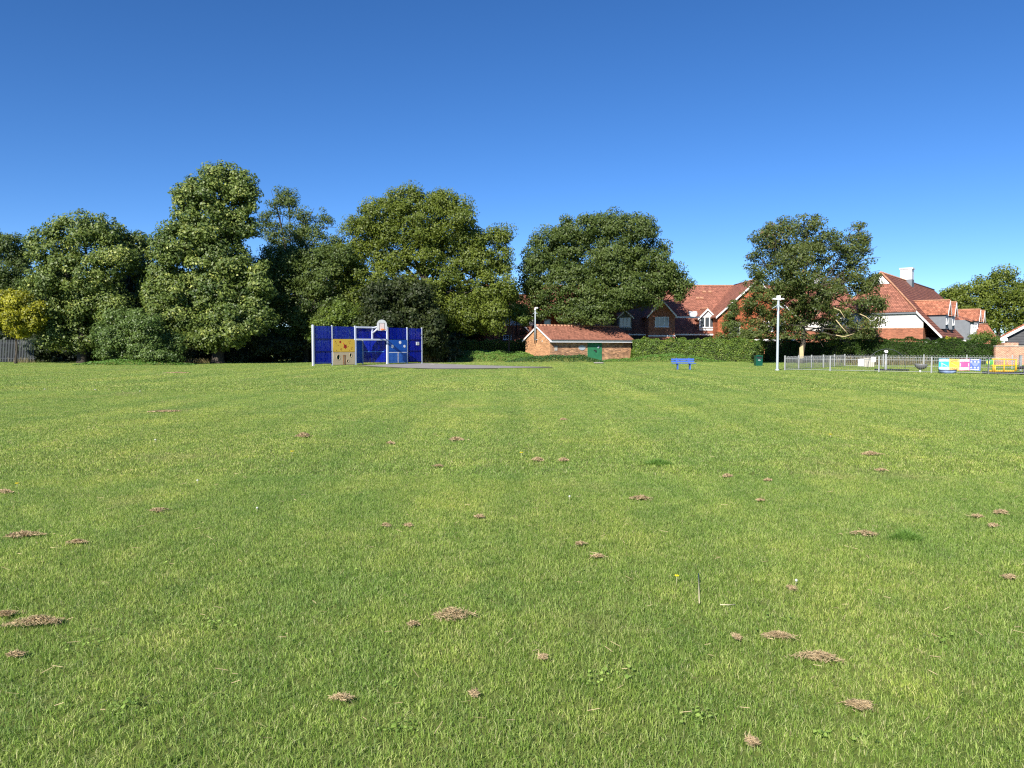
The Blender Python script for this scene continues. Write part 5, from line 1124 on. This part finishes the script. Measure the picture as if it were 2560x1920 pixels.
# concrete block/bin behind
p_ = at(2168, 911, 60); p_.z = 0; t = thing('concrete_block', p_, 'squat grey concrete block in the playground behind the white notice', 'block')
b = MB(); b.box(-.4, .4, -.3, .3, 0, .62); b.build('base', M['concrete'], t); b = MB(); b.box(-.43, .43, -.33, .33, .62, .70); b.build('cap', M['concrete'], t)
# yellow railing frame with green panel
q0 = gr(2488, 932.5); q0 = Vector((X(2479, 46.5), 46.5, 0)); yr = thing('play_railing', q0, 'yellow tubular play frame with a green panel at the right edge', 'play equipment', R(-8))
def yx(px): return (X(px, 46.0) - q0.x) / math.cos(R(8))
zT = Z(898, 46); zM = Z(914, 46); zB_ = Z(930.5, 46) + .05; r_ = .032
def pipe(pts, nm='pipe', r=r_): b = MB(); b.tube(pts, r, 8); b.build(nm, M['pipe_yellow'], yr)
xe = yx(2549)
pipe([(0, 0, zT), (yx(2520), 0, zT), (yx(2549), 0, zT - .03)], 'top_pipe'); pipe([(0, 0, zM), (xe, 0, zM)], 'middle_pipe')
pipe([(yx(2490), .15, zB_ ), (xe - .05, .15, zB_), (xe, .15, zB_ + .05)], 'bottom_pipe')
for px, z0, z1, rr_ in ((2496.5, .02, zT, .045), (2501, .02, zM, .04), (2521.5, 0.02, zT, .035), (2549, zB_, zT - .02, .05), (2485, zM - .3, zM, .04), (2529, zM, zT, .02)):
    pipe([(yx(px), .02, z0), (yx(px), .02, z1)], 'upright', rr_)
b = MB(); b.box(yx(2480), yx(2495.5), -.01, .01, zM + .04, zT - .03); gp = b.build('green_panel', M['green_panel'], yr)
holed('panel_disc', circ(0, 0, .10, .13, 14), [circ(.02, .02, .05, .07, 12)], .006, M['ban_yellow'], gp, Matrix.Translation((yx(2480.5) + .08, -.016, (zM + zT) / 2)) @ Matrix.Rotation(math.pi / 2, 4, 'X'))
# black thing at the very edge
q_ = Vector((X(2556, 46), 46, 0)); rs = thing('rocker_seat', q_, 'black padded rocker seat on a grey base, cut by the right edge', 'play equipment')
zc = Z(921, 46); b = MB(); b.tube([(-.28, 0, zc), (-.2, 0, zc + .03), (.1, 0, zc + .06), (.5, 0, zc + .02)], [.05, .085, .10, .10], 10); b.build('seat', M['black'], rs)
b = MB(); b.tube([(.15, 0, 0), (.15, 0, zc)], .1, 10); b.build('base', M['bowl_grey'], rs)
q_ = Vector((X(2551, 50), 50, 0)); gp_ = thing('grey_post', q_, 'slim grey post behind the yellow play frame', 'post'); b = MB(); b.box(-.06, .06, -.06, .06, 0, Z(889, 50)); b.build('shaft', M['galv'], gp_)
b = MB(); b.box(-.08, .08, -.08, .08, Z(889, 50), Z(889, 50) + .03); b.build('cap', M['galv'], gp_)
# scar on the ash trunk
# ------------------------------------------------------------------ palisade at the left edge
pf = thing('palisade_fence', (X(-60, 76), 76, 0), 'grey steel palisade fence under the golden bush at the left edge', 'fence')
pal = None; n = 0; x = 0.0
while x < X(86, 76) - X(-60, 76):
    if pal is None:
        b = MB(); hp_ = Z(848, 76); b.slab([(-.035, -.01, .08), (.035, -.01, .08), (.035, -.01, hp_ - .12), (0, -.01, hp_), (-.035, -.01, hp_ - .12)], Vector((0, .012, 0))); pal = b.build('pale', M['pale_fence'], pf)
    else: inst(pal, pf, (x, 0, 0))
    x += 0.155
for z_ in (.4, hp_ - .4): b = MB(); b.box(0, x, .01, .05, z_, z_ + .05); b.build('rail', M['pale_fence'], pf)

# ------------------------------------------------------------------ dry hay clumps left by the mower
def hay(px, py, w, label, hgt=0.35, seed=0, dense=1.0):
    r_ = np.random.default_rng(seed + 100); c = gr(px, py); Wd = w / F * c.y / 2; Dp = max(Wd * .55, .03); n = int(140 + 2600 * min(Wd * 2, .6) * dense)
    t = r_.uniform(0, 2 * np.pi, n); rr = r_.random(n) ** .7; edge = 1 + .25 * np.sin(2 * t + seed) + .22 * np.sin(3 * t + seed * 1.7) + .15 * np.sin(7 * t + seed * 2) + r_.normal(0, .1, n)
    P = np.c_[np.cos(t) * rr * Wd * edge, np.sin(t) * rr * Dp * edge, .018 + (1 - rr ** 2) * min(Wd, .12) * hgt * .6 * r_.uniform(.3, 1, n) + .012]
    if w > 100: P[:, 1] = P[:, 1] * .45 + .35 * Dp * np.sin(P[:, 0] / Wd * 2.2 + .4)
    msk = np.sin(P[:, 0] / Wd * 4.1 + seed) * np.cos(P[:, 1] / Dp * 3.3 + seed * 1.9) + r_.normal(0, .35, n) > (-9 if seed in (0, 2, 6, 7, 19, 34, 3, 4, 27) else -.5 if hgt > .45 else -.2)
    P, rr = P[msk], rr[msk]; n = len(P)
    stray = r_.random(n) < .10; P[stray, :2] *= r_.uniform(1.1, 1.9, (stray.sum(), 1)); P[stray, 2] = .026
    d = norm(np.c_[r_.normal(0, 1, n), r_.normal(0, 1, n), r_.normal(0, .28, n)]); L = r_.uniform(.012, .045, n)[:, None] * max(c.y / 8, 1) ** .4
    s_ = norm(np.cross(d, r_.normal(size=(n, 3)))) * (.0012 * max(c.y / 4.5, .9))
    V = np.empty((n, 4, 3)); V[:, 0] = P - d * L / 2 - s_; V[:, 1] = P - d * L / 2 + s_; V[:, 2] = P + d * L / 2 + s_ + [0, 0, .004]; V[:, 3] = P + d * L / 2 - s_ + [0, 0, .004]
    V[:, :, 2] = np.maximum(V[:, :, 2], .008)
    T = np.clip(r_.normal(.6, .25, n), 0, 1)
    o = np_mesh('hay_clump', V.reshape(-1, 3), np.arange(n * 4).reshape(n, 4), M['straw'], np.repeat(T, 4)); o.location = c
    return tag(o, label, 'hay clump', 'dry clumps of mown hay on the grass')
HAY = [(1131, 1553, 84, 'largest brown hay clump with a raised right end, at the lower middle', .9), (1033, 1572, 20, 'small tan tuft just left of the largest hay clump', .5),
 (1945, 1602, 60, 'ragged hay patch, uppermost of the lower-right trio', .5), (2045, 1657, 92, 'broad flat hay patch, middle of the lower-right trio', .45), (2150, 1780, 66, 'round tan hay mat, lowest of the lower-right trio', .6),
 (1882, 1872, 32, 'small brown hay clump at the bottom edge of the photo', .5), (85, 1572, 120, 'long curved roll of hay at the lower left edge', .6), (14, 1547, 42, 'brown clump cut off by the left edge above the long roll', .6),
 (38, 1650, 30, 'little tan tuft below the long roll at the left', .6), (855, 1760, 52, 'thin scattered hay strands left of the bottom middle', .3), (1185, 1749, 16, 'tiny brown tuft below the bottom middle', .5), (1357, 1656, 20, 'small brown tuft below and right of the largest clump', .5),
 (1450, 1368, 22, 'small brown tuft in the middle, above the pinkish one', .6), (1495, 1400, 26, 'small pinkish-brown tuft above the dandelion', .6), (1601, 1253, 40, 'reddish-brown clump right of the white seed head', .6), (1021, 1321, 16, 'right one of a close pair of tiny brown tufts', .8),
 (965, 1321, 18, 'left one of a close pair of tiny brown tufts', .8), (1200, 1299, 22, 'thin curl of hay right of the close pair', .5), (395, 1283, 42, 'flat tan clump on the left side, midway down', .4), (58, 1346, 72, 'wide thin tan clump near the left edge', .4),
 (192, 1364, 36, 'tan tuft right of the wide thin clump at the left', .6), (10, 1236, 34, 'pale clump on the left edge, midway down', .6), (2160, 1343, 62, 'thin tan clump left of the dark grass tuft', .4), (2443, 1298, 22, 'small tan tuft, left one of the far right three', .6),
 (2483, 1322, 22, 'small brown tuft, lowest of the far right three', .7), (2502, 1288, 36, 'flat tan tuft, topmost of the far right three', .5), (2523, 1453, 28, 'lone brown tuft at the right edge', .7), (2175, 1140, 36, 'low tan clump in the right middle distance', .6),
 (2202, 1181, 22, 'small pale tuft below the right middle distance clump', .6), (1345, 1155, 26, 'brown clump, left one of the centre pair', .9), (1409, 1156, 26, 'tan clump, right one of the centre pair', .8), (1818, 1196, 24, 'dark brown tuft right of the dark grass patch', .7),
 (1920, 1206, 16, 'pale oval tuft right of the dark brown one', .6), (1901, 1257, 18, 'tiny tan tuft below the pale oval one', .4), (1140, 1103, 30, 'thin tan clump in the middle distance', .7), (976, 1112, 16, 'tiny tan tuft left of the thin middle-distance clump', .8),
 (759, 1094, 34, 'curled brown clump in the left middle distance', .9), (1408, 1052, 14, 'tiny brown tuft far out in the middle', .8), (412, 1031, 60, 'long thin straw line far out on the left', .3), (445, 933, 40, 'far tan streak near the trees on the left', .5), (1096, 1170, 20, 'faint tan tuft left of the centre pair', .4), (1980, 1480, 16, 'tiny faint tuft above the lower-right trio', .4), (1842, 1605, 14, 'tiny tan tuft left of the ragged patch', .5)]
for k, (px, py, w, lb, hg) in enumerate(HAY): hay(px, py, w, lb, hg, k)
# deep green tufts
for k, (px, py, w, lb) in enumerate(((1645, 1162, 70, 'dark green lush tuft right of the field centre'), (2265, 1350, 80, 'dark green lush tuft in the right foreground'))):
    c = gr(px, py); r_ = np.random.default_rng(k + 60); Wd = w / F * c.y / 2; n = 1500; t = r_.uniform(0, 2 * np.pi, n); rr = np.sqrt(r_.random(n)) * (1 + .2 * np.sin(3 * t))
    B = np.c_[np.cos(t) * rr * Wd, np.sin(t) * rr * Wd * .6, np.zeros(n)]; h_ = .095 * (1.2 - rr) * r_.uniform(.5, 1, n); ln = r_.normal(0, .03, (n, 2)); s_ = np.c_[np.cos(t * 7), np.sin(t * 7), np.zeros(n)] * .0022 * max(c.y / 5, 1)
    V = np.empty((n, 4, 3)); V[:, 0] = B - s_; V[:, 1] = B + s_; tp_ = B + np.c_[ln, h_]; V[:, 2] = tp_ + s_ * .3; V[:, 3] = tp_ - s_ * .3
    o = np_mesh('grass_tuft', V.reshape(-1, 3), np.arange(n * 4).reshape(n, 4), M['cover_dark'], np.repeat(np.clip(r_.normal(.4, .2, n), 0, 1), 4)); o.location = c; tag(o, lb, 'grass tuft')
# dandelions and seed heads
def flower(px, py, label, seedhead=False):
    c = gr(px, py, .05); t = thing('dandelion' if not seedhead else 'seed_head', (c.x, c.y, 0), label, 'flower', group='small flowers scattered in the lawn')
    k_ = max(c.y / 8, .8); b = MB(); b.tube([(0, 0, 0), (.004, 0, .06)], .002 * k_, 5); b.build('stalk', M['stalk'], t)
    b = MB()
    if seedhead: b.lathe([(.001, .046), (.009 * k_, .049), (.012 * k_, .056), (.009 * k_, .063), (.001, .066)], 10, (.004, 0, 0))
    else:
        for i in range(14):
            a = 2 * math.pi * i / 14; r1 = .02 * k_ * (1 if i % 2 else .8); b.slab([(.004, 0, .062), (.004 + r1 * math.cos(a - .2), r1 * math.sin(a - .2), .068 + .004 * (i % 2)), (.004 + r1 * math.cos(a + .2), r1 * math.sin(a + .2), .068)], Vector((0, 0, .002)))
    b.build('petals' if not seedhead else 'seed_ball', M['petal' if not seedhead else 'seed'], t)
flower(1691, 1446, 'yellow dandelion flower in the right foreground'); flower(1303, 1134, 'yellow dandelion in the centre distance'); flower(42, 1212, 'yellow dandelion near the left edge')
flower(730, 1131, 'yellow dandelion left of the centre'); flower(2076, 1088, 'yellow dandelion far out on the right')
flower(642, 1271, 'round white seed head in the left foreground', True); flower(1423, 1242, 'round white seed head near the field centre', True); flower(388, 1100, 'white seed head far out on the left', True)
flower(493, 1202, 'pale seed head left of the middle', True); flower(112, 973, 'white seed head far left near the trees', True); flower(1989, 1453, 'pale seed head at the right of the dandelion', True); flower(238, 974, 'white seed head second from the left near the trees', True); flower(350, 978, 'white seed head third from the left near the trees', True)
for k, (pa, pb_, lb) in enumerate((((1746, 1450), (1748, 1520), 'long pale dry stalk standing in the right foreground'), ((1800, 1530), (1838, 1524), 'bent dry stalk lying left of the lower-right hay'), ((1690, 1440), (1700, 1480), None))):
    if not lb: continue
    a, e = gr(*pa), gr(*pb_); m = (a + e) / 2 + Vector((.02, 0, .05)); a.z = .045; e.z = .03
    o = MB().tube([tuple(Vector(a) - Vector(m)), tuple(Vector(e) - Vector(m))], .0032, 6).build('dry_stalk', M['stalk']); o.location = m; tag(o, lb, 'dry stalk')
# scattered straws and clover heads over the whole lawn, too many to count
r_ = np.random.default_rng(99); n = 2400; y = 3 + 62 * r_.random(n) ** 1.3; x = r_.uniform(-.72, .72, n) * y
k_ = np.maximum(y / 9, .6)[:, None]; d = norm(np.c_[r_.normal(size=(n, 2)), r_.normal(0, .3, n)]); L = r_.uniform(.012, .04, n)[:, None] * np.sqrt(k_)
s_ = norm(np.cross(d, [0, 0, 1.0])) * .0009 * k_ + np.array([0, 0, .001]); P = np.c_[x, y, r_.uniform(.03, .05, n)]
V = np.stack([P - d * L - s_, P - d * L + s_, P + d * L + s_, P + d * L - s_], 1)
tag(np_mesh('loose_straw', V.reshape(-1, 3), np.arange(n * 4).reshape(n, 4), M['straw'], np.repeat(r_.uniform(.3, 1, n), 4)), 'loose straws scattered over the lawn', None, None, 'stuff')

# broad-leaved weeds and clover in the turf
r_ = np.random.default_rng(77); Ps = []
for px, py, w, m in ((545, 1568, 60, 90), (230, 1622, 50, 60), (2060, 1850, 20, 40), (1150, 1075, 60, 40), (1520, 1700, 70, 90), (1000, 1830, 60, 70), (1730, 1800, 60, 70), (2350, 1600, 60, 70), (700, 1350, 60, 70), (340, 1780, 70, 80)) + tuple((r_.uniform(100, 2460), r_.uniform(1150, 1880), 45, 16) for _ in range(10)):
    c = gr(px, py); Wd = w / F * c.y / 2; m = max(m // 2, 8); q = r_.normal(0, 1, (m, 2)) * [Wd, Wd * .8]
    Ps.append(np.c_[q[:, 0] + c.x, q[:, 1] + c.y, r_.uniform(.02, .036, m)])
P = np.concatenate(Ps); N = np.c_[r_.normal(0, .35, (len(P), 2)), np.ones(len(P))]; V, Q = leaves(P, N, .019, .8)
M['clover'] = leafmat('clover_green', (0.18, 0.30, 0.05), (0.42, 0.58, 0.13), transl=0.3)
tag(np_mesh('clover', V, Q, M['clover'], np.repeat(r_.uniform(0, 1, len(P)), 4)), 'patches of clover and broad-leaved weeds in the lawn', None, None, 'stuff')
